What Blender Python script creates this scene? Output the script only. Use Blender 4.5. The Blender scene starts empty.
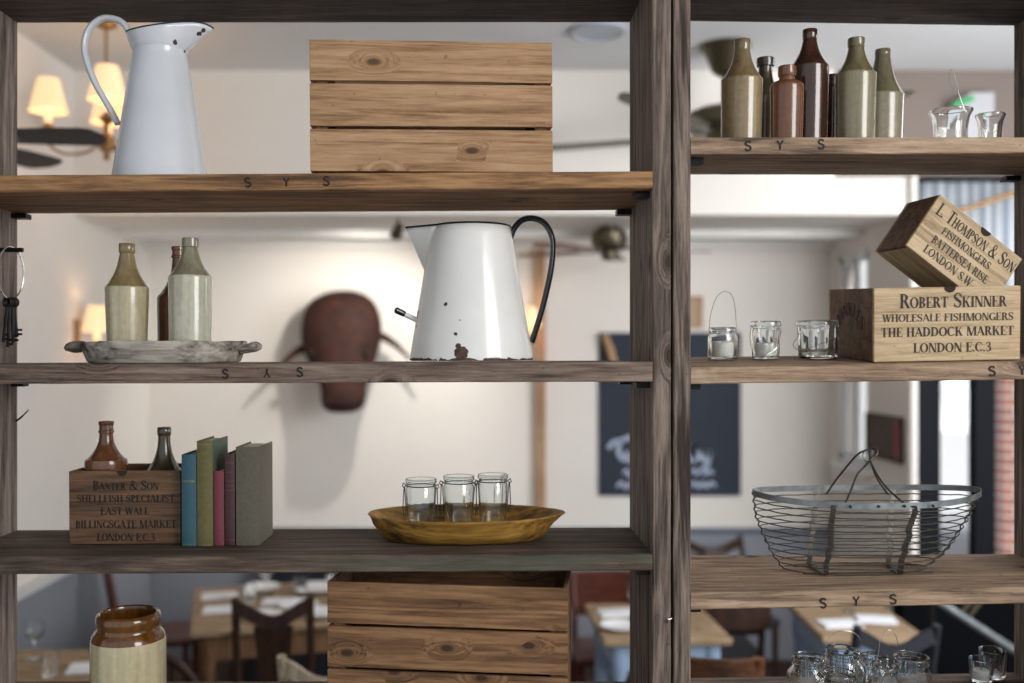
import bpy, bmesh, math, random
from mathutils import Vector, Matrix, Euler

SC = bpy.context.scene
COL = SC.collection
rnd = random.Random(11)
PI = math.pi

# ------------------------------------------------------------------ camera
F = 35.0 / 36.0 * 1024.0        # focal length in pixels of the 1024 px frame
D0, ZC = 1.9, 2.0               # camera stands 1.9 m before the shelf front, 2 m above the dining floor
AX, AY = 481.0, 352.0           # where the optical axis meets the frame (rise / shift lens)
cam_d = bpy.data.cameras.new('camera')
cam = bpy.data.objects.new('camera', cam_d)
COL.objects.link(cam)
cam.location = (0, -D0, ZC)
cam.rotation_euler = (PI / 2, 0, 0)
cam_d.lens, cam_d.sensor_width = 35.0, 36.0
cam_d.shift_x = (512 - AX) / 1024
cam_d.shift_y = (AY - 341.5) / 1024
cam_d.clip_start, cam_d.clip_end = 0.05, 100
cam_d.dof.use_dof = True
cam_d.dof.focus_distance = 2.0
cam_d.dof.aperture_fstop = 1.5
SC.camera = cam

# ------------------------------------------------------------------ light
SC.view_settings.view_transform = 'Standard'
SC.view_settings.look = 'None'
SC.view_settings.exposure = 0.0
SC.view_settings.gamma = 1.0
SC.view_settings.use_curve_mapping = False
world = bpy.data.worlds.new('daylight')
SC.world = world
world.use_nodes = True
bg = world.node_tree.nodes['Background']
bg.inputs[0].default_value = (0.88, 0.94, 1.0, 1)
bg.inputs[1].default_value = 0.78


def area(name, loc, target, sx, sy, power, col):
    d = bpy.data.lights.new(name, 'AREA')
    d.shape, d.size, d.size_y, d.energy, d.color = 'RECTANGLE', sx, sy, power, col
    o = bpy.data.objects.new(name, d)
    COL.objects.link(o)
    o.location = loc
    o.rotation_euler = (Vector(target) - Vector(loc)).to_track_quat('-Z', 'Y').to_euler()
    return o


# added key light behind and right of the camera, for an assumed unseen window
area('assumed_window_light', (2.6, -2.6, 2.9), (0.1, 0.2, 2.1), 1.6, 1.8, 95, (1.0, 0.98, 0.95))
# fill light added in mid-room, right of the frame, to brighten the back wall
area('dining_fill_light', (3.0, 1.1, 2.3), (0.3, 4.5, 1.9), 1.6, 1.8, 84, (0.97, 0.98, 1.0))
# sun on the house fronts across the street; the ceiling keeps it off the shelves
sun_d = bpy.data.lights.new('sun', 'SUN')
sun_d.energy, sun_d.angle, sun_d.color = 4.0, 0.02, (1.0, 0.97, 0.92)
sun = bpy.data.objects.new('sun', sun_d)
COL.objects.link(sun)
sun.rotation_euler = Vector((-0.25, 0.75, -1.0)).to_track_quat('-Z', 'Y').to_euler()


def lamp(name, loc, power, col, r=0.03):
    d = bpy.data.lights.new(name, 'POINT')
    d.energy, d.color, d.shadow_soft_size = power, col, r
    o = bpy.data.objects.new(name, d)
    COL.objects.link(o)
    o.location = loc
    return o


# ------------------------------------------------------------------ helpers
def W(px, py, y):
    """The point at depth y behind the shelf front that this camera sees at a pixel."""
    d = D0 + y
    return Vector(((px - AX) / F * d, y, ZC - (py - AY) / F * d))


def m_px(y):
    return (D0 + y) / F


def lin(c):
    return c / 12.92 if c <= 0.04045 else ((c + 0.055) / 1.055) ** 2.4


def rgb(h):
    return tuple(lin(int(h[i:i + 2], 16) / 255) for i in (0, 2, 4)) + (1,)


class MB:
    def __init__(s):
        s.v, s.f, s.m = [], [], []

    def add(s, verts, faces, mi=0):
        b = len(s.v)
        s.v += [tuple(v) for v in verts]
        s.f += [tuple(b + i for i in f) for f in faces]
        s.m += [mi] * len(faces)

    def hexa(s, c, mi=0):
        """8 corners: bottom (fl, fr, br, bl) then top."""
        s.add(c, [(0, 3, 2, 1), (4, 5, 6, 7), (0, 1, 5, 4), (1, 2, 6, 5), (2, 3, 7, 6), (3, 0, 4, 7)], mi)

    def box(s, a, b, mi=0, M=None):
        x0, y0, z0 = a
        x1, y1, z1 = b
        c = [Vector(p) for p in ((x0, y0, z0), (x1, y0, z0), (x1, y1, z0), (x0, y1, z0), (x0, y0, z1), (x1, y0, z1), (x1, y1, z1), (x0, y1, z1))]
        if M is not None:
            c = [M @ p for p in c]
        s.hexa(c, mi)

    def lathe(s, prof, n=40, mis=None, cx=0, cy=0, rf=None, close=True):
        """prof = [(r, z)]; mis = material per segment; rf(theta, k) scales the radius."""
        vs, fs, ms = [], [], []
        for k, (r, z) in enumerate(prof):
            for i in range(n):
                t = 2 * PI * i / n
                q = r * (rf(t, k) if rf else 1)
                vs.append((cx + q * math.cos(t), cy + q * math.sin(t), z))
        b = len(s.v)
        s.v += vs
        for k in range(len(prof) - 1):
            for i in range(n):
                j = (i + 1) % n
                s.f.append((b + k * n + i, b + k * n + j, b + (k + 1) * n + j, b + (k + 1) * n + i))
                s.m.append(mis[k] if mis else 0)
        if close:
            for k in (0, len(prof) - 1):
                if prof[k][0] > 1e-5:
                    s.f.append(tuple(b + k * n + i for i in range(n)))
                    s.m.append(mis[min(k, len(prof) - 2)] if mis else 0)

    def tube(s, pts, r, n=8, closed=False, flat=None, mi=0):
        """swept tube; r a number or a list; flat = (axis, factor) squashes the section along a world axis."""
        pts = [Vector(p) for p in pts]
        N = len(pts)
        rs = r if isinstance(r, (list, tuple)) else [r] * N
        b = len(s.v)
        up = None
        for i, p in enumerate(pts):
            if closed:
                t = pts[(i + 1) % N] - pts[i - 1]
            else:
                t = pts[min(i + 1, N - 1)] - pts[max(i - 1, 0)]
            t.normalize()
            if up is None:
                up = Vector((0, 0, 1)) if abs(t.z) < 0.9 else Vector((0, 1, 0))
            u = (up - t * up.dot(t))
            if u.length < 1e-6:
                u = t.orthogonal()
            u.normalize()
            w = t.cross(u)
            up = u
            for k in range(n):
                a = 2 * PI * k / n
                o = u * (math.cos(a) * rs[i]) + w * (math.sin(a) * rs[i])
                if flat:
                    ax = Vector(flat[0])
                    o = o + ax * (o.dot(ax) * (flat[1] - 1))
                s.v.append(tuple(p + o))
        for i in range(N if closed else N - 1):
            j = (i + 1) % N
            for k in range(n):
                l = (k + 1) % n
                s.f.append((b + i * n + k, b + i * n + l, b + j * n + l, b + j * n + k))
                s.m.append(mi)
        if not closed:
            for i in (0, N - 1):
                s.f.append(tuple(b + i * n + k for k in range(n)))
                s.m.append(mi)

    def loft(s, rings, cap=True, mi=0):
        n = len(rings[0])
        b = len(s.v)
        for r in rings:
            s.v += [tuple(p) for p in r]
        for k in range(len(rings) - 1):
            for i in range(n):
                j = (i + 1) % n
                s.f.append((b + k * n + i, b + k * n + j, b + (k + 1) * n + j, b + (k + 1) * n + i))
                s.m.append(mi)
        if cap:
            for k in (0, len(rings) - 1):
                s.f.append(tuple(b + k * n + i for i in range(n)))
                s.m.append(mi)


def obj(name, mb, mat, parent=None, smooth=False, bevel=0.0, subsurf=0, solid=0.0, loc=None, rot=None):
    me = bpy.data.meshes.new(name)
    me.from_pydata(mb.v, [], mb.f)
    mats = mat if isinstance(mat, (list, tuple)) else [mat]
    for m in mats:
        me.materials.append(m)
    for p, mi in zip(me.polygons, mb.m):
        p.material_index = min(mi, len(mats) - 1)
    bm = bmesh.new()
    bm.from_mesh(me)
    bmesh.ops.recalc_face_normals(bm, faces=bm.faces)
    for f in bm.faces:
        f.smooth = smooth
    if smooth:
        for e in bm.edges:
            if len(e.link_faces) == 2 and e.calc_face_angle(0) > 0.75:
                e.smooth = False
    bm.to_mesh(me)
    bm.free()
    o = bpy.data.objects.new(name, me)
    COL.objects.link(o)
    if parent is not None:
        o.parent = parent
    if loc is not None:
        o.location = loc
    if rot is not None:
        o.rotation_euler = rot
    if solid:
        md = o.modifiers.new('thickness', 'SOLIDIFY')
        md.thickness, md.offset = solid, -1
    if bevel:
        md = o.modifiers.new('bevel', 'BEVEL')
        md.width, md.segments, md.limit_method, md.angle_limit = bevel, 2, 'ANGLE', 0.6
    if subsurf:
        md = o.modifiers.new('subsurf', 'SUBSURF')
        md.levels = md.render_levels = subsurf
    return o


def tag(o, label, cat, group=None):
    o['label'], o['category'] = label, cat
    if group:
        o['group'] = group
    return o


def thing(name, label, cat, loc=(0, 0, 0), rot=(0, 0, 0), group=None):
    o = bpy.data.objects.new(name, None)
    o.empty_display_size = 0.05
    COL.objects.link(o)
    o.location, o.rotation_euler = loc, rot
    return tag(o, label, cat, group)


def struct(name, mb, mat, **k):
    o = obj(name, mb, mat, **k)
    o['kind'] = 'structure'
    return o


def arc(cx, cz, r, a0, a1, n=12, y=0.0, rz=None):
    return [(cx + r * math.cos(a0 + (a1 - a0) * i / n), y, cz + (rz or r) * math.sin(a0 + (a1 - a0) * i / n)) for i in range(n + 1)]


def spline(pts, n=8):
    """Catmull-Rom through pts (any dimension)."""
    P = [Vector(p) for p in pts]
    out = []
    for i in range(len(P) - 1):
        a, b, c, d = P[max(i - 1, 0)], P[i], P[i + 1], P[min(i + 2, len(P) - 1)]
        for k in range(n):
            t = k / n
            out.append(0.5 * ((2 * b) + (c - a) * t + (2 * a - 5 * b + 4 * c - d) * t * t + (3 * b - a - 3 * c + d) * t ** 3))
    out.append(P[-1])
    return out


# ------------------------------------------------------------------ materials
def new_mat(name):
    m = bpy.data.materials.new(name)
    m.use_nodes = True
    nt = m.node_tree
    b = nt.nodes['Principled BSDF']
    return m, nt, b


def N(nt, t, **k):
    n = nt.nodes.new(t)
    for a, v in k.items():
        setattr(n, a, v)
    return n


def math_node(nt, op, a, b=None, clamp=False):
    n = N(nt, 'ShaderNodeMath', operation=op, use_clamp=clamp)
    for i, v in enumerate((a, b)):
        if v is None:
            continue
        if isinstance(v, (int, float)):
            n.inputs[i].default_value = v
        else:
            nt.links.new(v, n.inputs[i])
    return n.outputs[0]


def ramp(nt, src, stops):
    r = N(nt, 'ShaderNodeValToRGB')
    e = r.color_ramp.elements
    while len(e) < len(stops):
        e.new(0.5)
    for x, (p, c) in zip(e, stops):
        x.position = p
        x.color = c if len(c) == 4 else tuple(c) + (1,)
    nt.links.new(src, r.inputs[0])
    return r.outputs[0]


def mix(nt, fac, a, b):
    n = N(nt, 'ShaderNodeMix', data_type='RGBA')
    for i, v in ((0, fac), (6, a), (7, b)):
        if isinstance(v, (int, float)):
            n.inputs[i].default_value = v
        elif isinstance(v, tuple):
            n.inputs[i].default_value = v
        else:
            nt.links.new(v, n.inputs[i])
    return n.outputs[2]


def noise(nt, vec, scale, detail=4, rough=0.55, dist=0.0):
    n = N(nt, 'ShaderNodeTexNoise')
    n.inputs['Scale'].default_value = scale
    n.inputs['Detail'].default_value = detail
    n.inputs['Roughness'].default_value = rough
    n.inputs['Distortion'].default_value = dist
    if vec is not None:
        nt.links.new(vec, n.inputs['Vector'])
    return n.outputs['Fac']


def mapped(nt, scale, seed=True):
    tc = N(nt, 'ShaderNodeTexCoord')
    mp = N(nt, 'ShaderNodeMapping')
    mp.inputs['Scale'].default_value = scale
    nt.links.new(tc.outputs['Object'], mp.inputs['Vector'])
    if not seed:
        return mp.outputs[0], tc.outputs['Object']
    oi = N(nt, 'ShaderNodeObjectInfo')
    k = math_node(nt, 'MULTIPLY', oi.outputs['Random'], 37.0)
    ad = N(nt, 'ShaderNodeVectorMath', operation='ADD')
    nt.links.new(mp.outputs[0], ad.inputs[0])
    nt.links.new(k, ad.inputs[1])
    return ad.outputs[0], tc.outputs['Object']


def plain(name, col, rough=0.5, metal=0.0, var=0.0, scale=12.0, bump=0.0, coat=0.0, emit=None, es=0.0, spec=0.5):
    m, nt, b = new_mat(name)
    c = rgb(col)
    b.inputs['Base Color'].default_value = c
    b.inputs['Roughness'].default_value = rough
    b.inputs['Metallic'].default_value = metal
    b.inputs['Coat Weight'].default_value = coat
    b.inputs['Coat Roughness'].default_value = 0.12
    b.inputs['Specular IOR Level'].default_value = spec
    if var or bump:
        v, _ = mapped(nt, (1, 1, 1))
        f = noise(nt, v, scale, 5)
        if var:
            lo = tuple(x * (1 - var) for x in c[:3]) + (1,)
            hi = tuple(min(1, x * (1 + var)) for x in c[:3]) + (1,)
            nt.links.new(ramp(nt, f, [(0.3, lo), (0.7, hi)]), b.inputs['Base Color'])
        if bump:
            bp = N(nt, 'ShaderNodeBump')
            bp.inputs['Strength'].default_value = bump
            bp.inputs['Distance'].default_value = 0.004
            nt.links.new(f, bp.inputs['Height'])
            nt.links.new(bp.outputs[0], b.inputs['Normal'])
    if emit:
        b.inputs['Emission Color'].default_value = rgb(emit)
        b.inputs['Emission Strength'].default_value = es
    return m


def wood(name, light, mid, dark, axis='x', rough=0.75, grain=1.0, knots=0.5, bump=0.35, paint=None, paint_cut=0.56, spots=0.0, rings=0.5, streaks=0.7):
    m, nt, b = new_mat(name)
    sc = {'x': (1.3, 22, 22), 'z': (22, 22, 1.3), 'y': (22, 1.3, 22)}[axis]
    v, raw = mapped(nt, tuple(q * grain for q in sc))
    # knots: sparse cells that swirl the grain around them
    kv, _ = mapped(nt, {'x': (5.5, 11, 11), 'z': (11, 11, 5.5), 'y': (11, 5.5, 11)}[axis])
    ks = N(nt, 'ShaderNodeSeparateXYZ')
    nt.links.new(kv, ks.inputs[0])
    kc = N(nt, 'ShaderNodeCombineXYZ')
    nt.links.new(ks.outputs[{'x': 0, 'y': 1, 'z': 2}[axis]], kc.inputs[0])
    nt.links.new(math_node(nt, 'ADD', ks.outputs[{'x': 1, 'y': 0, 'z': 0}[axis]], ks.outputs[{'x': 2, 'y': 2, 'z': 1}[axis]]), kc.inputs[1])
    vo = N(nt, 'ShaderNodeTexVoronoi', voronoi_dimensions='2D')
    vo.inputs['Scale'].default_value = 1.0
    nt.links.new(kc.outputs[0], vo.inputs['Vector'])
    kd = vo.outputs['Distance']
    kn = ramp(nt, kd, [(0.05, (1, 1, 1)), (0.14, (0.25, 0.25, 0.25)), (0.30, (0, 0, 0))])
    sep = N(nt, 'ShaderNodeSeparateColor')
    nt.links.new(vo.outputs['Color'], sep.inputs[0])
    sel = math_node(nt, 'LESS_THAN', sep.outputs[0], knots)
    kn = math_node(nt, 'MULTIPLY', kn, sel)
    off = math_node(nt, 'MULTIPLY', kn, 1.6)
    ad = N(nt, 'ShaderNodeVectorMath', operation='ADD')
    nt.links.new(v, ad.inputs[0])
    nt.links.new(off, ad.inputs[1])
    fine = noise(nt, ad.outputs[0], 3.4, 8, 0.72, 0.3)
    broad = noise(nt, ad.outputs[0], 0.55, 3, 0.5, 1.2)
    wv = math_node(nt, 'SINE', math_node(nt, 'MULTIPLY', broad, 46.0))
    wv = math_node(nt, 'MULTIPLY', math_node(nt, 'ADD', wv, 1.0), 0.5 * 0.16 * rings)
    patch = noise(nt, raw, 3.0, 3)
    g = math_node(nt, 'ADD', math_node(nt, 'MULTIPLY', fine, 0.66), wv)
    g = math_node(nt, 'ADD', g, math_node(nt, 'MULTIPLY', patch, 0.3))
    hair = noise(nt, ad.outputs[0], 13.0, 4, 0.7)
    g = math_node(nt, 'ADD', g, math_node(nt, 'MULTIPLY', math_node(nt, 'SUBTRACT', hair, 0.5), 0.34))
    col = ramp(nt, g, [(0.36, rgb(dark)), (0.52, rgb(mid)), (0.70, rgb(light))])
    ck = noise(nt, v, 1.6, 3, 0.5, 0.2)
    cm = ramp(nt, ck, [(0.61, (0, 0, 0)), (0.68, (1, 1, 1))])
    col = mix(nt, math_node(nt, 'MULTIPLY', cm, streaks), col, rgb(dark))
    kd2 = ramp(nt, kd, [(0.05, (1, 1, 1)), (0.09, (0, 0, 0))])
    kd2 = math_node(nt, 'MULTIPLY', kd2, sel)
    col = mix(nt, math_node(nt, 'MULTIPLY', kn, 0.55), col, rgb(dark))
    col = mix(nt, math_node(nt, 'MULTIPLY', kd2, 0.7), col, rgb('2c1d13'))
    if spots:
        sn = noise(nt, raw, 55, 2)
        sm = ramp(nt, sn, [(0.70, (0, 0, 0)), (0.74, (1, 1, 1))])
        col = mix(nt, math_node(nt, 'MULTIPLY', sm, spots), col, rgb('2a1e16'))
    if paint:
        pn = noise(nt, v, 1.1, 5, 0.7)
        pm = ramp(nt, pn, [(paint_cut - 0.05, (0, 0, 0)), (paint_cut + 0.03, (1, 1, 1))])
        xyz = N(nt, 'ShaderNodeSeparateXYZ')
        nt.links.new(raw, xyz.inputs[0])
        pm = math_node(nt, 'MULTIPLY', pm, math_node(nt, 'LESS_THAN', xyz.outputs[1], 0.002))       # only the planed edge kept its paint,
        xr_ = ramp(nt, math_node(nt, 'ADD', xyz.outputs[0], 0.5), [(0.12, (0, 0, 0)), (0.3, (1, 1, 1))])   # and only on its right half
        pm = math_node(nt, 'MULTIPLY', pm, xr_)
        col = mix(nt, math_node(nt, 'MULTIPLY', pm, 0.6), col, rgb(paint))
    nt.links.new(col, b.inputs['Base Color'])
    b.inputs['Roughness'].default_value = rough
    b.inputs['Specular IOR Level'].default_value = 0.3
    bp = N(nt, 'ShaderNodeBump')
    bp.inputs['Strength'].default_value = bump
    bp.inputs['Distance'].default_value = 0.004
    nt.links.new(g, bp.inputs['Height'])
    nt.links.new(bp.outputs[0], b.inputs['Normal'])
    return m


def stoneware(name, light, dark, rough=0.22, streak=1.0):
    m, nt, b = new_mat(name)
    v, raw = mapped(nt, (60, 60, 4))
    s = noise(nt, v, 1.0, 4)
    p = noise(nt, raw, 90, 3)
    g = math_node(nt, 'ADD', math_node(nt, 'MULTIPLY', s, 0.75 * streak), math_node(nt, 'MULTIPLY', p, 0.3))
    nt.links.new(ramp(nt, g, [(0.32, rgb(dark)), (0.68, rgb(light))]), b.inputs['Base Color'])
    b.inputs['Roughness'].default_value = rough
    b.inputs['Coat Weight'].default_value = 0.5
    b.inputs['Coat Roughness'].default_value = 0.1
    bp = N(nt, 'ShaderNodeBump')
    bp.inputs['Strength'].default_value = 0.12
    bp.inputs['Distance'].default_value = 0.002
    nt.links.new(p, bp.inputs['Height'])
    nt.links.new(bp.outputs[0], b.inputs['Normal'])
    return m


def enamel(name, col, spots=(), rust_z=None):
    """white vitreous enamel; spots = [(point, radius)] chipped to rust, rust_z = ragged rusty edge below that height."""
    m, nt, b = new_mat(name)
    v, raw = mapped(nt, (1, 1, 1), seed=False)
    c = rgb(col)
    base = ramp(nt, noise(nt, raw, 9, 4), [(0.35, tuple(x * 0.93 for x in c[:3])), (0.65, c)])
    nz = noise(nt, raw, 130, 4)
    nj = math_node(nt, 'MULTIPLY', math_node(nt, 'SUBTRACT', nz, 0.5), 0.008)
    mask = None
    for p, r in spots:
        d = N(nt, 'ShaderNodeVectorMath', operation='DISTANCE')
        nt.links.new(raw, d.inputs[0])
        d.inputs[1].default_value = p
        k = math_node(nt, 'LESS_THAN', math_node(nt, 'ADD', d.outputs['Value'], nj), r)
        mask = k if mask is None else math_node(nt, 'MAXIMUM', mask, k)
    if rust_z is not None:
        sx = N(nt, 'ShaderNodeSeparateXYZ')
        nt.links.new(raw, sx.inputs[0])
        nb = math_node(nt, 'MULTIPLY', math_node(nt, 'SUBTRACT', noise(nt, raw, 60, 3), 0.5), 0.02)
        k = math_node(nt, 'LESS_THAN', math_node(nt, 'ADD', sx.outputs[2], nb), rust_z)
        mask = k if mask is None else math_node(nt, 'MAXIMUM', mask, k)
    col_out = base
    if mask is not None:
        rust = ramp(nt, noise(nt, raw, 160, 3), [(0.35, rgb('2a1c17')), (0.7, rgb('5c3a28'))])
        col_out = mix(nt, mask, base, rust)
        nt.links.new(math_node(nt, 'ADD', math_node(nt, 'MULTIPLY', mask, 0.5), 0.22), b.inputs['Roughness'])
    else:
        b.inputs['Roughness'].default_value = 0.22
    nt.links.new(col_out, b.inputs['Base Color'])
    b.inputs['Coat Weight'].default_value = 0.3
    return m


def glass(name, col=(0.97, 0.99, 0.985, 1), rough=0.0):
    m, nt, b = new_mat(name)
    b.inputs['Base Color'].default_value = col
    b.inputs['Transmission Weight'].default_value = 1.0
    b.inputs['Roughness'].default_value = rough
    b.inputs['IOR'].default_value = 1.48
    return m


M = {}
M['shelf_tan'] = wood('weathered_tan_board', 'bb9166', '926d4b', '4f3a2a', knots=0.12, spots=0.45, bump=0.6)
M['shelf_grey'] = wood('weathered_grey_board', '978578', '6f5e53', '3a2f2a', knots=0.1, spots=0.5, bump=0.7, streaks=0.85)
M['shelf_dark'] = wood('weathered_dark_board', '7a6a5e', '54463c', '2a221d', knots=0.08, spots=0.5, bump=0.8, paint='4e5446', paint_cut=0.5)
M['shelf_pale'] = wood('weathered_pale_board', 'bba48c', '957d66', '52433a', knots=0.12, spots=0.45, bump=0.7)
M['top_board'] = wood('weathered_top_board', '6e5f58', '4c403b', '2a2320', knots=0.05)
M['upright'] = wood('weathered_upright', '8f8177', '675a51', '2e2521', axis='z', knots=0.06, spots=0.45, bump=1.0, streaks=0.9, rings=0.8)
M['crate_light'] = wood('pine_slat', 'c09e7c', 'a78462', '78573c', knots=0.42, spots=0.35, rings=0.6, bump=0.12, streaks=0.35)
M['crate_brown'] = wood('old_pine_slat', '9a7654', '78583d', '493423', knots=0.4, spots=0.45, rings=0.9, bump=0.15, streaks=0.4)
M['crate_inner'] = wood('crate_batten', '8c6a48', '6b4d33', '3f2c1e', axis='z', knots=0.2)
M['box_pale'] = wood('pale_box_wood', 'cdbb9d', 'bba482', '8d7657', knots=0.04, rings=0.3, bump=0.12, spots=0.25, streaks=0.3, rough=0.6)
M['box_brown'] = wood('brown_and_shaded_box_wood', '82634a', '644a36', '3a2a1f', knots=0.06, rings=0.5, bump=0.15, rough=0.6)  # own brown of the shellfish box; painted shade on the pale boxes' ends
M['ink'] = plain('faded_black_ink', '39302c', 0.8, 0, 0.3, 140)
M['ink_soft'] = plain('worn_black_ink', '4a403a', 0.85, 0, 0.3, 140)
M['stamp'] = plain('stamped_black_letter', '1c1614', 0.8)
M['black_iron'] = plain('black_iron', '191716', 0.45, 0.6, 0.3, 60)
M['steel'] = plain('bright_steel_wire', 'b9bbbb', 0.25, 1.0)
M['wire'] = plain('grey_galvanised_wire', '56524c', 0.45, 0.75, 0.3, 90)
M['zinc'] = plain('dull_zinc_band', '7d8385', 0.5, 0.6, 0.35, 40)
M['bail'] = plain('dark_bail_wire', '4a4d50', 0.3, 0.9)
M['enamel_black'] = plain('black_enamel', '14181d', 0.2, 0, coat=0.5)
M['enamel_navy'] = plain('blue_black_enamel_rim', '2a3038', 0.3)
M['cream'] = stoneware('cream_stoneware', 'c0b698', '978b69')
M['ochre'] = stoneware('ochre_stoneware', '8d7c58', '6b5b3c')
M['celadon'] = stoneware('grey_green_stoneware', 'c4c2ae', '9d9a84')
M['celadon_top'] = stoneware('grey_green_neck', '8e8974', '6b6652')
M['olive'] = stoneware('olive_stoneware', '6f6b4c', '4c4a30')
M['olive_dark'] = stoneware('dark_olive_stoneware', '4b432e', '2d271a')
M['tan'] = stoneware('tan_stoneware', '968464', '705f42')
M['tan_top'] = stoneware('tan_olive_neck', '7e6c4e', '5c4c32')
M['rust_brown'] = stoneware('rust_brown_stoneware', '7a4e32', '53331f')
M['dark_brown'] = stoneware('dark_brown_stoneware', '4a2f24', '2a1a15', rough=0.15)
M['sage'] = stoneware('sage_stoneware', '8c856a', '6c654e')
M['sage_top'] = stoneware('sage_neck', '746a4e', '574d36')
M['stone'] = stoneware('pale_stone_stoneware', '948c76', '766e58')
M['stone_top'] = stoneware('pale_stone_neck', '787059', '5e5743')
M['brown_glaze'] = stoneware('brown_jar_glaze', '70481f', '46290f', rough=0.15)
M['chestnut'] = stoneware('chestnut_stoneware', '734a30', '4c2e1c')
M['glass'] = glass('clear_glass')
M['glass_green'] = glass('thick_old_glass', (0.94, 0.975, 0.97, 1))
M['wax'] = plain('white_wax', 'f2efe8', 0.5)
M['paper'] = plain('aged_page_edges', 'cfc2a2', 0.9, 0, 0.15, 200)
M['grey_wash'] = wood('grey_washed_wood', 'bdb6ab', '8f877d', '362e29', knots=0.0, spots=0.8, streaks=0.9, rings=0.8, grain=0.7)
M['bowl_yellow'] = wood('yellow_painted_dough_bowl', 'be9648', '8f692e', '35251a', knots=0.0, spots=0.8, grain=0.45, streaks=0.8, rough=0.55)


def board_px(unit_px, ft, fb, bt, y0=0.0, y1=0.294, jit=0.0007, n=46):
    """a plank between two front-plane pixel columns; ft, fb, bt give (left, right) pixel rows of the front top,
    front bottom and back top edges (back thickness = front thickness). Returns the mesh and top(x, y)."""
    xl = W(unit_px[0], 0, y0).x
    xr = W(unit_px[1], 0, y0).x
    zf = [W(0, p, y0).z for p in ft]
    zb = [W(0, p, y1).z for p in bt]
    th = [W(0, a, y0).z - W(0, b, y0).z for a, b in zip(ft, fb)]
    mb = MB()
    rings = []
    for i in range(n + 1):
        t = i / n
        x = xl + (xr - xl) * t
        L = lambda a: a[0] + (a[1] - a[0]) * t
        j = lambda s=1.0: rnd.uniform(-jit, jit) * s
        e = 0.0022
        f, b, h = L(zf), L(zb), L(th)
        rings.append([(x, y0 + j(), f - h + e + j()), (x, y0 + e + j(), f - h + j(.3)), (x, y1 - e, b - h + j(.3)), (x, y1 + j(), b - h + e), (x, y1 + j(), b - e), (x, y1 - e, b - .0003),
                      (x, y0 + e + j(), f - .0003 + j(.2)), (x, y0 + j(), f - e + j())])
    mb.loft(rings)

    def top(x, y):
        t = (x - xl) / (xr - xl)
        s = (y - y0) / (y1 - y0)
        return (zf[0] + (zf[1] - zf[0]) * t) * (1 - s) + (zb[0] + (zb[1] - zb[0]) * t) * s
    return mb, top

# ------------------------------------------------------------------ room (Y = distance behind the shelf front)
def dY(d):
    return d - D0


def px_x(px, d):
    return (px - AX) / F * d


def py_z(py, d):
    return ZC - (py - AY) / F * d


M['wall'] = plain('warm_white_wall_paint', 'e6e1da', 0.85, 0, 0.015, 3, 0.05)
M['wall_shaded'] = plain('shaded_wall_tone', '7d716a', 0.85, 0, 0.02, 3)  # wall colour darkened to hold the shade over the shop window
M['ceiling'] = plain('white_ceiling_paint', 'd9dadb', 0.9)
M['soffit'] = plain('white_soffit_paint', 'e9e7e3', 0.9)
M['dado'] = plain('blue_grey_dado_paint', '8b9099', 0.6, 0, 0.03, 5)
M['rail'] = plain('white_dado_rail_paint', 'dcdcda', 0.5)
M['rail_dark'] = plain('slate_dado_rail_paint', '5d6675', 0.5)
M['floor_wood'] = wood('dark_floor_boards', '5a4436', '3d2d24', '1f1713', axis='y', knots=0.1)
M['frame_dark'] = plain('blue_black_window_paint', '0e1218', 0.7, spec=0.15)
M['frame_white'] = plain('white_window_paint', 'e8e9ea', 0.4)
M['pane'] = glass('window_pane', (1, 1, 1, 1))
M['riser'] = plain('black_stall_riser_paint', '07090c', 0.9, spec=0.1)

XL, XR = -2.17, 2.28
DB, DF = 6.5, 5.3        # back of the alcove, front of the alcove
ZS, ZT = 2.73, 3.50      # alcove soffit, ceiling


def bx(a, b):
    mb = MB()
    mb.box(a, b)
    return mb


struct('floor', bx((-4.2, -4.0, -0.1), (5.2, 4.85, 0.0)), M['floor_wood'])
struct('ceiling', bx((-4.2, -2.2, ZT), (5.2, dY(DF), ZT + 0.1)), M['ceiling'])
struct('wall_back', bx((XL - 0.2, dY(DB), 0), (XR + 0.2, dY(DB) + 0.15, ZS + 0.1)), M['wall'])
struct('wall_left', bx((XL - 0.15, -0.4, 0), (XL, dY(DB), ZT)), M['wall'])
# bulkhead above the alcove, darker over the shop window, with its shade painted in
bm_ = MB()
bm_.box((XL, dY(DF), ZS), (px_x(835, DF), dY(DF) + 0.3, ZT))
bm_.box((px_x(835, DF), dY(DF), ZS), (XR, dY(DF) + 0.3, 2.93))
struct('wall_bulkhead', bm_, M['wall'])
struct('wall_front', bx((px_x(835, DF), dY(DF), 2.93), (5.2, dY(DF) + 0.3, ZT)), M['wall_shaded'])
struct('ceiling_alcove', bx((XL, dY(DF) + 0.3, ZS), (XR + 0.2, dY(DB), ZS + 0.1)), M['soffit'])
bm_ = MB()
bm_.box((XL, dY(5.95), ZS - 0.045), (XR, dY(6.12), ZS))
bm_.box((XL, dY(DB) - 0.09, ZS - 0.06), (XR, dY(DB), ZS))
struct('trim_1', bm_, M['soffit'])
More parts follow.
